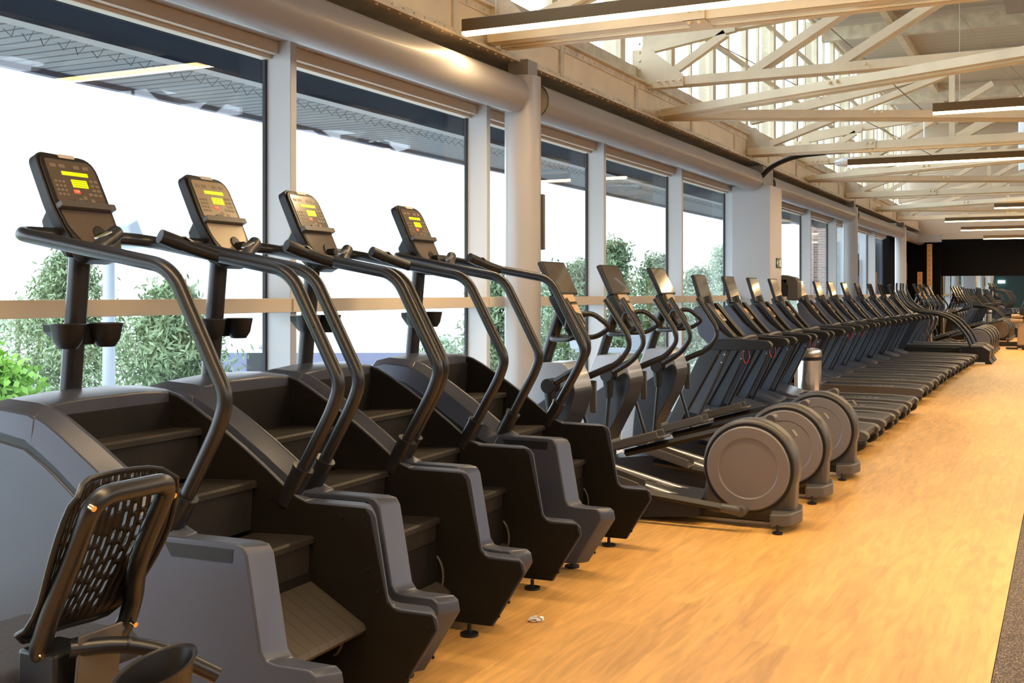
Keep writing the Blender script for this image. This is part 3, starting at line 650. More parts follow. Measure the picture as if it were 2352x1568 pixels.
# ------------------------------------------------------------------ ELLIPTICAL TRAINERS (local x = world x + 2.6)
def elliptical(label, loc, phase=0):
    t = thing('elliptical_trainer', label, 'elliptical trainer', loc, 0, 'elliptical trainers')
    b = nb(); bx(b, -1.0, .9, -.07, .07, .035, .095); bx(b, -1.02, -.9, -.25, .25, .03, .1); obj('base_frame', b, 'tubing', t, bevel=.012)
    b = nb(); prism(b, r2([(-.35, .05), (-.02, .02), (.40, .06), (.40, .17), (.1, .20), (-.35, .27), (-.75, .22), (-.75, .06)], .03), -.2, .2); obj('side_skirt', b, 'dark', t)
    # rear flywheel housing
    prof = []
    cx, cz, R = .705, .40, .315
    for k in range(26):
        a = math.radians(200 - k * 8.8)
        prof.append((cx + R * math.cos(a) * 1.02, cz + R * math.sin(a)))
    prof += [(1.0, .09), (.42, .06), (.38, .16), (.40, .26)]
    b = nb(); prism(b, prof, -.085, .085); obj('rear_housing', b, 'capgrey', t, bevel=.035, seg=3)
    for s in (-1, 1):
        b = nb(); lathe(b, [(r_, h_ * s) for r_, h_ in ((.0, 0), (.195, .0), (.203, .006), (.270, .006), (.277, .0), (.279, -.006), (.279, -.05), (0, -.05))], (cx, s * .117, cz - .01), 'y', 64)
        obj('disc_cover', b, 'disc', t, ang=20)
        b = nb(); lathe(b, [(.285, .0), (.298, .0), (.298, -.05 * s), (.285, -.05 * s)], (cx, s * .108, cz - .01), 'y', 48); obj('disc_gap', b, 'dark', t)
    b = nb(); prism(b, r2([(.885, -.27), (1.0, -.20), (1.04, 0), (1.0, .20), (.885, .27), (.86, .1), (.86, -.1)], .03), .045, .125, 'z'); obj('rear_foot_bar', b, 'capgrey', t, bevel=.012, seg=3)
    for s in (-1, 1):
        b = nb(); cyl(b, (.93, .24 * s, 0), (.93, .24 * s, .012), .034, 18); cyl(b, (.93, .24 * s, .01), (.93, .24 * s, .06), .01, 8); obj('levelling_foot', b, 'dark', t)
    b = nb(); prism(b, rrect(.07, .05, .012), .0, .006, 'z', tf=basis((.985, .0, .625), (0, 1, 0), (-.6, 0, .8))); obj('badge', b, 'capgrey', t)
    # body
    side = [(-.82, 1.05), (-.60, 1.06), (-.54, .97), (-.51, .86), (-.57, .68), (-.67, .50), (-.75, .33), (-.77, .16), (-.66, .05), (-1.0, .05), (-1.06, .18), (-1.03, .40), (-.95, .68), (-.88, .88)]
    b = nb(); prism(b, r2(side, .05, 3), -.155, .155); obj('body_shell', b, 'shell2', t, bevel=.045, seg=4)
    ins = [(-.71, .82), (-.86, .72), (-.90, .60), (-.93, .35), (-.94, .17), (-.76, .15), (-.745, .33), (-.66, .50), (-.56, .68), (-.505, .86), (-.55, .93)]
    b = nb(); prism(b, r2(ins, .05, 3), -.165, .165); obj('body_inset', b, 'navypanel', t, bevel=.006)
    b = nb(); tube(b, [(-.83, 0, 1.02), (-.68, 0, 1.46)], .052, 20, sq=.8); obj('mast', b, 'tubing', t)
    # screen and console
    TF = basis((-.645, 0, 1.545), (0, 1, 0), (-.115, 0, .235))
    b = nb(); prism(b, rrect(.42, .265, .015, 0, .13), -.035, .0, 'z', tf=TF); sc = obj('screen', b, 'dark', t, bevel=.006)
    b = nb(); prism(b, rrect(.385, .235, .006, 0, .13), .0, .003, 'z', tf=TF); obj('screen_glass', b, 'screen', sc)
    b = nb(); prism(b, r2([(-.16, .02), (.16, .02), (.14, -.12), (.09, -.31), (-.09, -.31), (-.14, -.12)], .03), -.09, -.012, 'z', tf=TF); obj('console_neck', b, 'dark', t, bevel=.012)
    b = nb(); prism(b, rrect(.20, .06, .01, 0, -.035), -.012, .004, 'z', tf=TF); prism(b, rrect(.15, .14, .015, 0, -.16), -.012, .012, 'z', tf=TF); kp = obj('keypad', b, 'tan', t, bevel=.003)
    b = nb(); prism(b, rrect(.028, .018, .003, -.03, -.115), .012, .015, 'z', tf=TF); obj('stop_button', b, 'red', kp, smooth=False)
    b = nb(); prism(b, rrect(.06, .05, .01, .01, -.19), .012, .02, 'z', tf=TF); obj('selector', b, 'dark', kp, bevel=.003)
    # fixed grips
    for s in (-1, 1):
        b = nb(); tube(b, [(-.74, .0, 1.24), (-.70, .16 * s, 1.22), (-.52, .25 * s, 1.225), (-.40, .235 * s, 1.30), (-.50, .15 * s, 1.40), (-.58, .12 * s, 1.40), (-.60, .12 * s, 1.30)], .019, 12, fr=.05); obj('fixed_grip', b, 'tubing', t)
    # moving handles with pivots, link rods and pedals
    for s in (-1, 1):
        sw = .03 * s
        h = [(-.50 + sw, .31 * s, 1.505), (-.325 + sw, .32 * s, 1.235), (-.315 + sw, .32 * s, 1.15), (-.40 + sw, .315 * s, 1.03), (-.655, .275 * s, .905)]
        b = nb(); tube(b, h, [.023, .0225, .020, .020, .023, .026], 14, fr=[0, .06, .05, .07, 0], seg=5); obj('moving_handle', b, 'tubing', t)
        b = nb(); cyl(b, (-.66, .20 * s, .90), (-.66, .32 * s, .90), .052, 24); tube(b, [(-.66, .27 * s, .88), (-.655, .27 * s, .72)], [.045, .030], 16); pv = obj('pivot', b, 'dark', t, bevel=.004)
        b = nb(); tube(b, [(-.655, .27 * s, .74), (-.60 + .10 * s, .27 * s, .25)], .016, 12); obj('link_rod', b, 'tubing', t)
        if s > 0:
            b = nb(); bx(b, -.60, -.54, .30, .32, .66, .90); obj('bracket_plate', b, 'capgrey', t, bevel=.01)
        ph = 0 if s < 0 else 1
        # foot beam: crank end to pedal
        ce = (.70, .275 * s, .135) if ph == 0 else (.78, .275 * s, .685)
        ff = (-.28, .275 * s, .235) if ph == 0 else (-.30, .275 * s, .38)
        b = nb(); v = Vector(ce) - Vector(ff); tube(b, [ce, Vector(ff)], .026, 4); obj('foot_beam', b, 'dark', t)
        b = nb(); cyl(b, (ce[0], .20 * s, ce[2]), (ce[0], .30 * s, ce[2]), .035, 20); tube(b, [ce, Vector(ce) - v.normalized() * .13], [.036, .028], 14); obj('crank_knuckle', b, 'capgrey', t, bevel=.004)
        m = Vector(ff) + v * .13; R = Matrix.Rotation(-math.atan2(v.z, v.x) + (.18 if ph == 0 else -.02), 3, 'Y')
        b = nb(); box(b, m + Vector((0, 0, .05)), (.38, .155, .02), R)
        for q in (-.078, .078): box(b, m + R @ Vector((-.02, q, .075)), (.36, .012, .06), R)
        box(b, m + R @ Vector((-.19, 0, .085)), (.012, .155, .08), R); obj('pedal', b, 'capgrey', t, bevel=.006)
        b = nb(); tube(b, [(-.35, .12 * s, .30), (.35, .12 * s, .13)], .028, 10); obj('ramp_rail', b, 'steel2', t)
    return t
EY = [7.53, 8.68, 9.86]
e1 = elliptical('elliptical trainer beside the last stair climber, its whole grey wheel disc in view', (-2.6, EY[0], 0))
dup(e1, (-2.61, EY[1], 0), None, 'elliptical trainer between the other two near the stair climbers')
dup(e1, (-2.6, EY[2], 0), None, 'elliptical trainer beside the first treadmill')

# ------------------------------------------------------------------ TREADMILLS (local x = world x + 2.6)
def treadmill(label, loc, cord=True):
    t = thing('treadmill', label, 'treadmill', loc, 0, 'treadmills in a row')
    b = nb(); bx(b, -1.0, .83, -.27, .27, .17, .225); tube(b, [(.83, -.27, .185), (.83, .27, .185)], .04, 16); tube(b, [(-1.0, -.27, .185), (-1.0, .27, .185)], .04, 16); bl = obj('belt', b, 'belt', t, bevel=.004)
    b = nb()
    for i, (u, wd) in enumerate(((0, .02), (.1, .015), (.135, .015), (.16, .04), (.21, .03), (.25, .06))): bx(b, .0 + u * 1.6, u * 1.6 + wd, -.02, .015, .2255, .2262)
    obj('belt_print', b, 'badge', bl, smooth=False)
    for s in (-1, 1):
        top = r2([(-1.1, .10), (.80, .10), (.895, .15), (.90, .19), (.85, .225), (.60, .24), (-1.1, .25)], .03)
        b = nb(); prism(b, top, .27 * s, .415 * s); obj('side_rail', b, 'capgrey', t, bevel=.022, seg=3)
        b = nb(); prism(b, r2([(.30, .03), (.80, .03), (.875, .07), (.885, .135), (.30, .125)], .03), .29 * s, .425 * s); obj('end_cap', b, 'dark', t, bevel=.02)
    b = nb(); bx(b, -1.05, .75, -.26, .26, .04, .16); obj('deck_frame', b, 'dark', t)
    hood = r2([(-1.18, .06), (-.55, .20), (-.52, .24), (-.75, .32), (-.98, .36), (-1.15, .30), (-1.2, .18)], .04)
    b = nb(); prism(b, hood, -.40, .40); obj('motor_hood', b, 'shell', t, bevel=.05, seg=4)
    for s in (-1, 1):
        fr = [(-1.16, .10), (-1.02, .10), (-.52, 1.0), (-.62, 1.06), (-.72, 1.0)]
        b = nb(); prism(b, r2(fr, .03), .33 * s, .425 * s); obj('upright', b, 'tubing', t, bevel=.03, seg=4)
        pn = [(-1.02, .22), (-.82, .22), (-.45, .98), (-.56, .98)]
        b = nb(); prism(b, pn, .36 * s, .40 * s); obj('upright_panel', b, 'bluegrey', t)
        b = nb(); prism(b, [(-.835, .22), (-.80, .22), (-.435, .98), (-.47, .98)], .355 * s, .405 * s); obj('panel_edge', b, 'tubing', t, bevel=.008)
        b = nb()
        for (x, z) in ((-.56, .93), (-.50, .93), (-.53, .85)): cyl(b, (x, .40 * s, z), (x, .406 * s, z), .008, 8); cyl(b, (x, .354 * s, z), (x, .36 * s, z), .008, 8)
        obj('screws', b, 'steel2', t)
        b = nb(); arm = r2([(-.72, .97), (-.05, .985), (-.015, 1.03), (-.05, 1.075), (-.35, 1.09), (-.62, 1.08)], .03); prism(b, arm, .325 * s, .43 * s); obj('arm_rest', b, 'dark', t, bevel=.03, seg=4)
    b = nb(); prism(b, r2([(-.70, 1.03), (-.34, 1.05), (-.32, 1.08), (-.50, 1.10), (-.64, 1.22), (-.80, 1.42), (-.86, 1.40), (-.80, 1.12)], .03), -.30, .30); obj('console_base', b, 'shell', t, bevel=.03, seg=3)
    for k in (-1, 1):
        b = nb()
        for q in (.14, .21): prism(b, r2([(-.52, 1.09), (-.60, 1.20), (-.78, 1.43), (-.74, 1.45), (-.55, 1.22), (-.44, 1.10)], .01), q * k - .028, q * k + .028)
        obj('storage_tray', b, 'dark', t, bevel=.006)
    b = nb(); tube(b, [(-.36, -.32, 1.075), (-.33, -.15, 1.10), (-.33, .15, 1.10), (-.36, .32, 1.075)], .021, 14, fr=.06); obj('front_grip', b, 'capgrey', t)
    TF = basis((-.785, 0, 1.435), (0, 1, 0), (-.10, 0, .325))
    b = nb(); prism(b, rrect(.43, .315, .012, 0, .165), -.035, .0, 'z', tf=TF); sc = obj('screen', b, 'dark', t, bevel=.005)
    b = nb(); prism(b, rrect(.395, .285, .006, 0, .165), .0, .003, 'z', tf=TF); obj('screen_glass', b, 'screen', sc)
    b = nb(); tube(b, [(-.84, 0, 1.50), (-.76, 0, 1.30), (-.66, 0, 1.14)], .05, 14, sq=1.6); obj('screen_stem', b, 'dark', t)
    TK = basis((-.765, 0, 1.43), (0, 1, 0), (-.19, 0, .23))
    b = nb(); prism(b, rrect(.20, .07, .008, 0, -.035), -.02, .0, 'z', tf=TK); prism(b, rrect(.16, .15, .012, 0, -.155), -.03, .016, 'z', tf=TK); kp = obj('keypad', b, 'tan', t, bevel=.003)
    b = nb(); prism(b, rrect(.024, .018, .003, -.03, -.105), .016, .019, 'z', tf=TK); obj('stop_button', b, 'red', kp, smooth=False)
    b = nb(); prism(b, rrect(.05, .06, .01, .015, -.175), .016, .022, 'z', tf=TK); obj('selector', b, 'dark', kp, bevel=.003)
    if cord:
        b = nb(); pts = [(-.33 + .035 * math.sin(a) * (1 - .6 * (math.cos(a) > 0) * math.cos(a)), -.20, .93 + .095 * math.cos(a)) for a in [2 * pi * k / 20 for k in range(20)]]
        tube(b, pts, .0035, 6, closed=True); cyl(b, (-.33, -.20, 1.02), (-.33, -.20, 1.07), .003, 6); obj('safety_cord', b, 'redcord', t)
    for s in (-1, 1):
        for x in (-.95, .7):
            b = nb(); cyl(b, (x, .33 * s, 0), (x, .33 * s, .06), .03, 12); obj('foot', b, 'dark', t)
    return t
TY = [11.6, 12.75, 13.85, 14.95, 16.95, 18.25, 19.5, 20.8, 22.1, 23.5, 24.8, 26.1]
TX = [-2.6, -2.6, -2.6, -2.6, -2.68, -2.68, -2.7, -2.7, -2.68, -2.66, -2.64, -2.62]
TL = ['treadmill beside the last near elliptical trainer, a red cord loop hanging under its arm', 'second treadmill from the elliptical trainers', 'third treadmill from the elliptical trainers',
      'treadmill just in front of the steel bin and square column', 'treadmill just behind the steel bin', 'second treadmill behind the steel bin', 'third treadmill behind the steel bin',
      'fourth treadmill behind the steel bin', 'fifth treadmill behind the steel bin', 'sixth treadmill behind the steel bin', 'seventh treadmill behind the steel bin, next to last of the row',
      'last treadmill of the row, before the large incline trainer']
tr = treadmill(TL[0], (TX[0], TY[0], 0))
for i in range(1, 12):
    c = dup(tr, (TX[i], TY[i], 0), None, TL[i])
    if i not in (1, 3, 5, 6):
        for o in [o for o in COL.objects if o.parent == c and o.name.startswith('safety_cord')]: bpy.data.objects.remove(o)

# incline trainers with big curved rails beyond the treadmills
def incline(label, y):
    t = thing('incline_trainer', label, 'incline trainer', (-2.6, y, 0), 0, 'incline trainers')
    b = nb(); bx(b, -.9, .95, -.30, .30, .33, .40); obj('running_belt', b, 'belt', t, bevel=.02)
    b = nb(); prism(b, r2([(.55, .0), (1.15, .0), (1.08, .10), (1.10, .28), (.95, .38), (.50, .38), (.48, .1)], .03), -.42, .42); obj('rear_pedestal', b, 'dark', t, bevel=.02)
    b = nb(); bx(b, .6, 1.0, -.43, -.42, .0, .04); obj('white_strip', b, 'white', t, smooth=False)
    b = nb(); prism(b, [(-1.1, .05), (-.6, .05), (.5, .30), (.5, .36), (-1.0, .36)], -.38, .38); obj('base', b, 'dark', t, bevel=.02)
    for s in (-1, 1):
        b = nb(); prism(b, [(-1.1, .1), (-.80, .1), (-.30, .98), (-.55, 1.0)], .36 * s, .44 * s); obj('upright', b, 'bluegrey', t, bevel=.02)
        b = nb(); tube(b, [(-.85, .34 * s, 1.78), (-.86, .34 * s, 1.62), (-.72, .37 * s, 1.32), (-.45, .42 * s, 1.13), (.05, .44 * s, 1.08), (.35, .44 * s, .95), (.62, .44 * s, .62), (.72, .44 * s, .36)], [.022, .025, .03, .035, .03, .028, .028], 12, fr=.2, seg=5); obj('curved_rail', b, 'tubing', t)
    b = nb(); prism(b, r2([(-.98, 1.0), (-.5, 1.0), (-.55, 1.1), (-.78, 1.34), (-.9, 1.34)], .03), -.28, .28); obj('console_body', b, 'shell', t, bevel=.03)
    TF = basis((-.82, 0, 1.32), (0, 1, 0), (-.16, 0, .30))
    b = nb(); prism(b, rrect(.45, .34, .02, 0, .17), -.03, 0, 'z', tf=TF); sc = obj('screen', b, 'dark', t, bevel=.006)
    b = nb(); prism(b, rrect(.41, .30, .01, 0, .17), 0, .003, 'z', tf=TF); obj('screen_glass', b, 'screen', sc)
    return t
incline('large black incline trainer with curved side rails, nearer of the pair', 27.15)
incline('large black incline trainer with curved side rails, farther of the pair', 28.25)
for i, y in enumerate([29.5, 30.55, 31.6, 32.65]):
    dup(e1, (-2.62, y, 0), None, ['first of the distant elliptical trainers, its disc facing the camera', 'second of the distant elliptical trainers', 'third of the distant elliptical trainers', 'last elliptical trainer, closest to the mirror'][i])

# ------------------------------------------------------------------ BIN, DISPENSER, TISSUE
t = thing('waste_bin', 'polished steel cylindrical waste bin with a black band near its top', 'waste bin', (-3.24, 15.98, 0))
b = nb(); lathe(b, [(.19, .0), (.19, .02), (.185, .025), (.185, .62), (.18, .62)], n=48); obj('drum', b, 'steel', t)
b = nb(); lathe(b, [(.182, .615), (.187, .62), (.187, .665), (.182, .67)], n=48); obj('band', b, 'dark', t)
b = nb(); lathe(b, [(.186, .665), (.192, .675), (.192, .73), (.18, .765), (.15, .78), (.148, .76), (.14, .72), (.1, .7)], n=48); obj('lid', b, 'steel2', t)
t = thing('wipe_dispenser', 'dark rounded wipe dispenser mounted on the square column', 'dispenser', (-3.66, 16.55, 1.45))
b = nb(); prism(b, r2([(.02, .0), (.16, -.01), (.19, .03), (.19, .28), (.14, .33), (-.05, .37), (-.05, .28), (.04, .22), (.04, .1)], .03), -.12, .12); obj('housing', b, 'capgrey', t, bevel=.03, seg=3)
b = nb(); bx(b, -.05, .03, -.12, .02, .05, .30); obj('bracket', b, 'dark', t, bevel=.006)
b = nb(); bmesh.ops.create_icosphere(b, subdivisions=2, radius=.03, matrix=Matrix.Translation((0, 0, .012)))
for v in b.verts: v.co += Vector((random.uniform(-.012, .012), random.uniform(-.02, .02), random.uniform(-.006, .006))); v.co.z = max(.0, v.co.z * .6)
o = obj('tissue', b, 'paper', smooth=False); o.location = (-2.25, 4.86, .001); tag(o, 'crumpled white tissue on the oak floor', 'tissue')

# ------------------------------------------------------------------ FAR END: rig posts, bench, exit sign
for (x, z, lb) in ((-3.52, 2.95, 'tall pine coloured rig post with drilled holes'), (-3.78, 2.16, 'shorter pine coloured rig post with drilled holes')):
    t = thing('rig_post', lb, 'rig post', (x, 34.3, 0)); b = nb(); bx(b, -.065, .065, -.06, .06, 0, z); obj('post', b, 'wood', t, bevel=.004)
    b = nb()
    for i in range(int(z / .14)): cyl(b, (0, -.062, .1 + .14 * i), (0, -.058, .1 + .14 * i), .014, 8)
    obj('holes', b, 'dark', t)
b = nb(); bx(b, -3.9, -3.2, 34.2, 34.4, 3.0, 3.2); tag(obj('rig_header', b, 'column', smooth=False), 'grey block capping the tall rig post', 'beam')
t = thing('weight_bench', 'upright tan padded weight bench in front of the mirror', 'bench', (-1.12, 34.0, 0))
b = nb(); box(b, (.14, 0, .42), (.46, .12, .62), Matrix.Rotation(.03, 3, 'Y')); obj('back_pad', b, 'pad', t, bevel=.03, seg=3)
b = nb()
for z, x in ((.92, -.1), (.80, -.12)): cyl(b, (x - .14, -.1, z), (x + .16, -.1, z), .055, 16)
obj('roller_pad', b, 'pad', t)
b = nb(); bx(b, -.1, .5, -.06, .06, .04, .1); bx(b, .1, .2, -.04, .04, .1, .95); bx(b, -.38, -.08, -.05, .05, .01, .06); cyl(b, (-.1, -.1, .86), (.5, -.1, .86), .02, 8); bx(b, .02, .3, -.2, .2, 0, .05); obj('frame', b, 'dark', t, bevel=.006)
b = nb(); cyl(b, (.12, -.15, 1.02), (.12, .0, 1.02), .16, 24); obj('weight_plate', b, 'dark', t, bevel=.01)
t = thing('lit_exit_sign', 'small glowing white exit sign in the mirror, on the teal wall', 'sign', (-3.75, -6.9, 2.28))
b = nb(); bx(b, -.21, .21, -.03, .03, -.085, .085); obj('light_box', b, 'exit', t, smooth=False)
b = nb(); bx(b, -.15, -.10, .03, .034, -.05, .05); bx(b, .03, .15, .03, .034, -.02, .02); obj('pictogram', b, 'signgreen', t, smooth=False)

# ------------------------------------------------------------------ RECUMBENT BIKE in the corner
t = thing('recumbent_bike', 'recumbent exercise bike with a perforated black mesh seat back', 'exercise bike', (-2.1, 2.03, 0))
O_ = Vector((-2.1, 2.03, 0))
def W_(x, y, z): return Vector((x, y, z)) - O_
fr_pts = [W_(*p) for p in ((-2.305, 2.01, .635), (-2.24, 2.0, .775), (-2.18, 2.003, .89), (-2.10, 2.005, 1.06), (-2.10, 2.262, 1.06), (-2.18, 2.25, .89), (-2.215, 2.257, .82), (-2.285, 2.32, .72), (-2.315, 2.31, .625))]
b = nb(); tube(b, fr_pts, .0255, 18, closed=True, fr=[.05, .06, .08, .06, .05, .08, .05, .05, .05], seg=6); fr_o = obj('back_frame', b, 'tubing', t)
b = nb()
for p in ((-2.118, 1.99, 1.045), (-2.13, 2.275, 1.03), (-2.30, 2.0, .665), (-2.29, 2.30, .665)):
    p = W_(*p) + Vector((.026, 0, -.006)); cyl(b, p - Vector((.008, 0, 0)), p + Vector((.008, -.003, -.004)), .0075, 10)
obj('brass_screws', b, 'brass', fr_o)
# perforated shell: a grid of cells with slot shaped holes
NU, NV = 17, 15
def shp(u, v):
    vv = min(1, max(0, v)); cu = 1 - .10 * max(0, vv - .8) / .2 if False else 1
    hwid = .170 + .026 * math.sin(pi * min(1, (1 - vv) * 1.35)) + .004 * (1 - vv)
    rz = .035 * (abs(u) ** 6) * (1 if vv > .5 else -1) * (abs(vv - .5) * 2) ** 6
    x = -2.345 + .20 * vv + .03 * math.sin(pi * vv) + .015 - .055 * (1 - u * u)
    return W_(x - .01, 2.157 + u * hwid, .665 + .425 * vv - rz)
def cell(b, u0, u1, v0, v1, hole):
    cs = [(u0, v0), (u1, v0), (u1, v1), (u0, v1)]
    if not hole:
        b.faces.new([b.verts.new(shp(*c)) for c in cs]); return
    mu = (u1 - u0) * .29; mv = .012; a = .012; um = (u0 + u1) / 2
    inn = [(u0 + mu, v0 + mv + a), (um, v0 + mv), (u1 - mu, v0 + mv + a), (u1 - mu, v1 - mv - a), (um, v1 - mv), (u0 + mu, v1 - mv - a)]
    O = [b.verts.new(shp(*c)) for c in cs]; I = [b.verts.new(shp(*c)) for c in inn]
    b.faces.new((O[0], O[1], I[2], I[1], I[0])); b.faces.new((O[1], O[2], I[3], I[2])); b.faces.new((O[2], O[3], I[5], I[4], I[3])); b.faces.new((O[3], O[0], I[0], I[5]))
b = nb()
for i in range(NU):
    u0, u1 = -1 + 2 * i / NU, -1 + 2 * (i + 1) / NU
    cuts = [0.0]; k = 0; h = .09 + (i % 3) * .02
    while cuts[-1] < .94: cuts.append(min(1.0, cuts[-1] + h)); h = (.085, .125, .10)[(k + i) % 3]; k += 1
    if cuts[-1] < 1: cuts.append(1.0)
    for a, c in zip(cuts, cuts[1:]):
        vm = (a + c) / 2; um = (u0 + u1) / 2
        hole = (c - a) > .035 and not (abs(um) < .35 and .60 < vm < .74) and not (-.75 < um < -.35 and .3 < vm < .98) and not (um > .55 and vm < .45) and not (vm < .08) and i not in (0, NU - 1) and vm < .985
        if -.75 < um < -.6 and hole is False and vm < .9 and i not in (0, NU - 1) and (k + i) % 2: hole = (c - a) > .05
        cell(b, u0, u1, a, c, hole)
bmesh.ops.remove_doubles(b, verts=b.verts, dist=.0003)
o = obj('mesh_back', b, 'dark', t, ang=60); sm = o.modifiers.new('solid', 'SOLIDIFY'); sm.thickness = .004; sm.offset = 0
b = nb(); rim = [shp(-1, v / 10) for v in range(11)] + [shp(u / 5 - 1, 1) for u in range(1, 10)] + [shp(1, 1 - v / 10) for v in range(11)] + [shp(1 - u / 5, 0) for u in range(1, 10)]
tube(b, rim, .008, 8, closed=True); obj('back_rim', b, 'dark', t)
b = nb(); prism(b, r2([(-.80, .50), (-.30, .50), (-.27, .53), (-.31, .585), (-.76, .575), (-.82, .54)], .03), -.20, .42); obj('seat_cushion', b, 'fabric', t, bevel=.03, seg=4)
b = nb(); box(b, (-.085, .065, .615), (.010, .140, .19), Matrix.Rotation(.12, 3, 'Y')); obj('bracket_plate', b, 'capgrey', t, bevel=.003)
b = nb(); bx(b, -.62, -.12, -.05, .24, .38, .54); bx(b, -.26, -.13, -.03, .10, .50, .66); obj('seat_carriage', b, 'dark', t, bevel=.01)
b = nb(); tube(b, [W_(-2.20, 2.02, .675), W_(-2.13, 2.12, .672), W_(-2.06, 2.20, .64), W_(-1.98, 2.30, .56)], .021, 14, fr=.06); tube(b, [W_(-2.125, 2.128, .67), W_(-2.12, 2.134, .667)], .024, 14); obj('side_handle', b, 'tubing', t)
# bottle tray: a tapering open trough with a rolled lip
b = nb(); R0 = []
for z, k in ((.50, .72), (.60, .86), (.685, 1.0), (.690, 1.05), (.686, 1.06), (.684, .94), (.62, .80), (.56, .70)):
    ring = []
    for q in range(28):
        a_ = 2 * pi * q / 28; ux = math.cos(a_); uy = math.sin(a_)
        ring.append(b.verts.new(W_(-1.93 + .07 * ux * k, 2.025 + .115 * uy * k, z - .02 + .022 * uy)))
    R0.append(ring)
for A, B in zip(R0, R0[1:]):
    for q in range(28): b.faces.new((A[q], A[(q + 1) % 28], B[(q + 1) % 28], B[q]))
b.faces.new(R0[0]); b.faces.new(R0[-1]); obj('bottle_tray', b, 'dark', t)
b = nb(); bx(b, -1.1, .25, -.07, .07, .05, .16); bx(b, .16, .24, -.25, .25, .02, .1); bx(b, -.25, -.1, -.05, .05, .1, .45); bx(b, -.15, .2, -.08, .02, .46, .52); obj('frame', b, 'shell', t, bevel=.02)

# ------------------------------------------------------------------ OUTSIDE
GZ = -3.5
b = nb(); bx(b, -160, 20, -40, 160, GZ - .3, GZ - .06); struct(obj('ground', b, 'concrete', smooth=False), 'pale ground outside'); 
b = nb(); bx(b, -21.5, -16, -20, 45, GZ - .06, GZ); tag(obj('running_track', b, 'track', smooth=False), 'red running track strip outside the window', 'running track')
b = nb(); bx(b, -16, -13.6, -20, 45, GZ - .06, GZ); tag(obj('green_strip', b, 'turf', smooth=False), 'green sports surface strip beside the red track', 'ground strip')
b = nb(); bx(b, -60, -21.5, -20, 30, GZ - .06, GZ); tag(obj('lawn', b, 'grass', smooth=False), 'grass beyond the running track', 'lawn', kind='stuff')
# canopy
t = thing('canopy', 'grey canopy with ribbed soffit projecting outside above the windows', 'canopy', (-4.5, 0, 3.1))
b = nb(); bx(b, -.85, -.08, -8, 27.5, .0, .6); obj('fascia_beam', b, 'navy', t, smooth=False)
b = nb(); bx(b, -.95, -.85, -8, 27.5, .02, .10); bx(b, -1.15, -1.05, -8, 27.5, .05, .12); obj('ledge', b, 'ledge', t, smooth=False)
b = nb(); bx(b, -1.05, -.95, -8, 27.5, .10, .16); obj('shadow_gap', b, 'dark', t, smooth=False)
b = nb(); bx(b, -2.35, -1.15, -8, 27.5, .12, .18); obj('soffit', b, 'soffit', t, smooth=False)
b = nb(); bx(b, -2.42, -2.35, -8, 27.5, .08, .5); obj('edge_trim', b, 'darkband', t, smooth=False)
# bird wire combs
b = nb()
for i in range(150):
    y = 1 + i * .14
    tube(b, [(-1.15, y, .06), (-1.25 + random.uniform(-.03, .03), y + .03, -.0), (-1.32, y + .05, .06)], .003, 4)
obj('bird_wire', b, 'dark', t)['kind'] = 'stuff'

def ray_at(px, D):
    tt = (px - 1176.0) / F_PX; s, c = math.sin(YAW), math.cos(YAW)
    return (-s + tt * c) * D, (c + tt * s) * D
def pine(px, D, ztop, rad, m, label, n=2600, ratio=1.0, cat='tree', name='pine_tree', leaf=.085, zb=GZ):
    x, y = ray_at(px, D); t = thing(name, label, cat, (x, y, zb + .02)); H = ztop - zb
    b = nb(); tube(b, [(0, 0, 0), (random.uniform(-.1, .1), 0, H * .5), (0, 0, H * .92)], [.16, .1, .03], 8); obj('trunk', b, 'bark', t)
    b = nb(); rnd = random.Random(int(px))
    n = int(n * 1.7); nb_ = int(n / 26)
    for i in range(nb_):
        h = rnd.random() ** .75; z0 = H * (.10 + .86 * h); a = rnd.uniform(0, 2 * pi); R = rad * (1 - h) ** .65 * rnd.uniform(.55, 1.12) + .12
        ex, ey = math.cos(a) * R, math.sin(a) * R; lift = R * rnd.uniform(.05, .45)
        for k in range(26):
            q = rnd.uniform(.25, 1.05); c = Vector((ex * q, ey * q, z0 + lift * q * q)) + Vector((rnd.gauss(0, .13), rnd.gauss(0, .13), rnd.gauss(0, .11))); c.z = max(c.z, .3)
            d1 = Vector((rnd.gauss(0, 1), rnd.gauss(0, 1), rnd.gauss(.5, 1))).normalized() * leaf * rnd.uniform(.6, 1.3)
            d2 = d1.cross(Vector((rnd.gauss(0, 1), rnd.gauss(0, 1), rnd.gauss(0, 1)))).normalized() * leaf * .28 * ratio
            try: b.faces.new((b.verts.new(c - d1), b.verts.new(c + d2), b.verts.new(c + d1), b.verts.new(c - d2)))
            except ValueError: pass
    obj('foliage', b, m, t, smooth=False)
    return t
pine(160, 24, 2.45, 2.25, 'pine1', 'tall pine tree outside, behind the nearest climber mast', 9000)
pine(395, 19.5, 1.75, 1.95, 'pine1', 'rounded pine tree outside, between the first two climber masts', 9000)
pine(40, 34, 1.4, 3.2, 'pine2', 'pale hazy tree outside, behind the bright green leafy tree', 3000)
pine(-30, 13.5, .85, 1.5, 'leaf', 'bright green leafy tree outside, in front of the pale pines', 6000, 2.4, name='leafy_tree', leaf=.06)
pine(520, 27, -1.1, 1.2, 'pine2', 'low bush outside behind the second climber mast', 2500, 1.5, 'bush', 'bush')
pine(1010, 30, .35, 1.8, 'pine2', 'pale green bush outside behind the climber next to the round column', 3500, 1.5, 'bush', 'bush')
pine(1140, 22, 2.0, 1.3, 'pine1', 'tree outside between the farthest climber and the big round column', 5000)
pine(1330, 24, 2.3, 1.3, 'pine1', 'conifer outside behind the first elliptical screen', 6000)
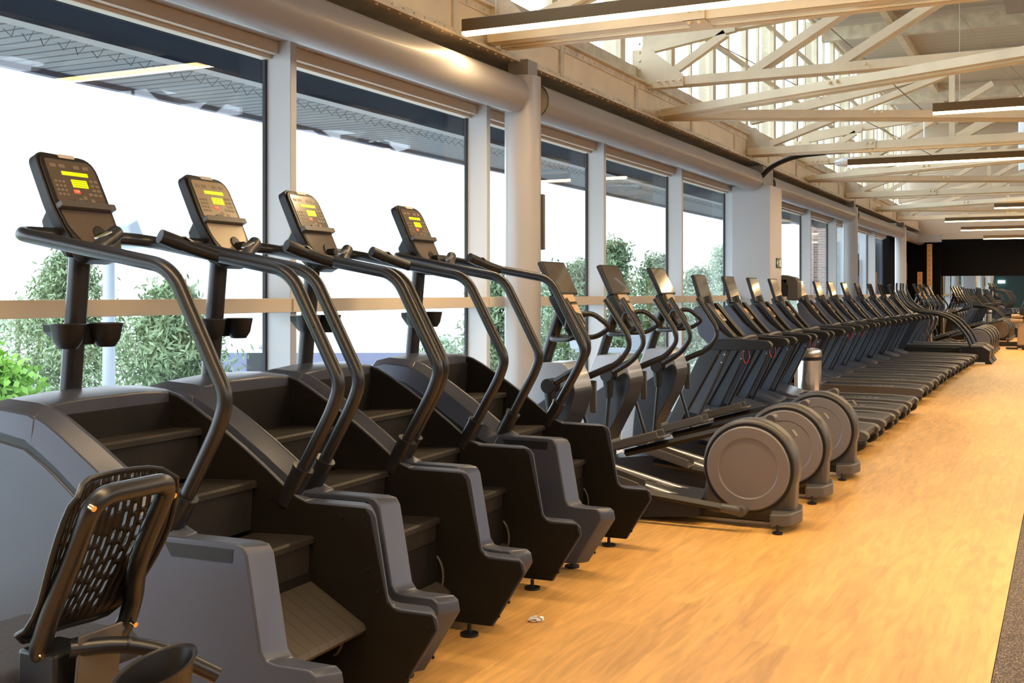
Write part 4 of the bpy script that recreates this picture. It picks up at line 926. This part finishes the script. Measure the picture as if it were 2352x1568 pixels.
pine(1410, 30.5, 3.1, 1.4, 'pine1', 'tall conifer outside behind the second elliptical screen', 6500)
pine(1510, 26.5, 2.5, 1.3, 'pine1', 'conifer outside behind the third elliptical screen', 6000)
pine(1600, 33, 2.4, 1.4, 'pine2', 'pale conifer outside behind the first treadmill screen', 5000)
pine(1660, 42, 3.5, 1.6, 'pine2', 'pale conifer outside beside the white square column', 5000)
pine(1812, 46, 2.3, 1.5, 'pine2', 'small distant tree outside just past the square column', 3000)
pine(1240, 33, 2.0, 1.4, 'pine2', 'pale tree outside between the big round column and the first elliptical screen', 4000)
def lamppost(px, D, h, label):
    x, y = ray_at(px, D); t = thing('lamp_post', label, 'lamp post', (x, y, GZ))
    b = nb(); tube(b, [(0, 0, 0), (0, 0, h)], [.088, .078], 18); obj('pole', b, 'post', t)
    b = nb(); bx(b, -.75, .75, -.05, .05, h, h + .08); obj('cross_arm', b, 'post', t)
    for q in (-.6, .38):
        b = nb(); box(b, (q, -.1, h + .22), (.42, .2, .3), Matrix.Rotation(.5, 3, 'X')); obj('floodlight', b, 'post', t, bevel=.03)
    return t
lamppost(250, 15, 5.63, 'silver floodlight post outside behind the nearest climber')
lamppost(1424, 18, 4.1, 'pale post outside behind the second elliptical trainer')
# warehouse
xa, ya = ray_at(430, 56); xb, yb = ray_at(1130, 56); d = Vector((xb - xa, yb - ya, 0)); Ln = d.length; an = math.atan2(d.y, d.x)
t = thing('warehouse', 'long white warehouse with a dark ground floor band outside', 'building', (xa, ya, GZ), an)
b = nb(); bx(b, 0, Ln, 0, 14, 0, 6.1); obj('walls', b, 'whitewall', t, smooth=False)
b = nb(); bx(b, -.2, Ln + .2, -.2, 14.2, 6.1, 6.3); obj('roof', b, 'render', t, smooth=False)
b = nb(); bx(b, 0, Ln, -.12, -.0, 1.0, 2.1); obj('dark_band', b, 'darkband', t, smooth=False)
b = nb(); bx(b, 3.0, 4.3, -.2, 0, .2, 2.1); obj('doorway', b, 'dark', t, smooth=False)
text('number', '41', .45, 'darkband', Matrix.Translation((3.75, -.05, 2.35)) @ Matrix.Rotation(pi / 2, 4, 'X'), t)
# wing with brick pier outside the far windows
t = thing('outside_wing', 'brick and grey rendered wing seen through the far windows', 'building', (-6.0, 34.0, GZ))
b = nb(); bx(b, -1.0, .0, 0, .5, 0, 7); obj('brick_pier', b, 'brick', t, smooth=False)
b = nb(); bx(b, -.9, 0, .5, 14, 0, 7); bx(b, .0, 1.0, -.6, 14, 0, 7); obj('rendered_wall', b, 'render', t, smooth=False)
b = nb(); bx(b, .25, .75, -.66, -.6, 3.3, 6.0); obj('dark_window', b, 'darkband', t, smooth=False)
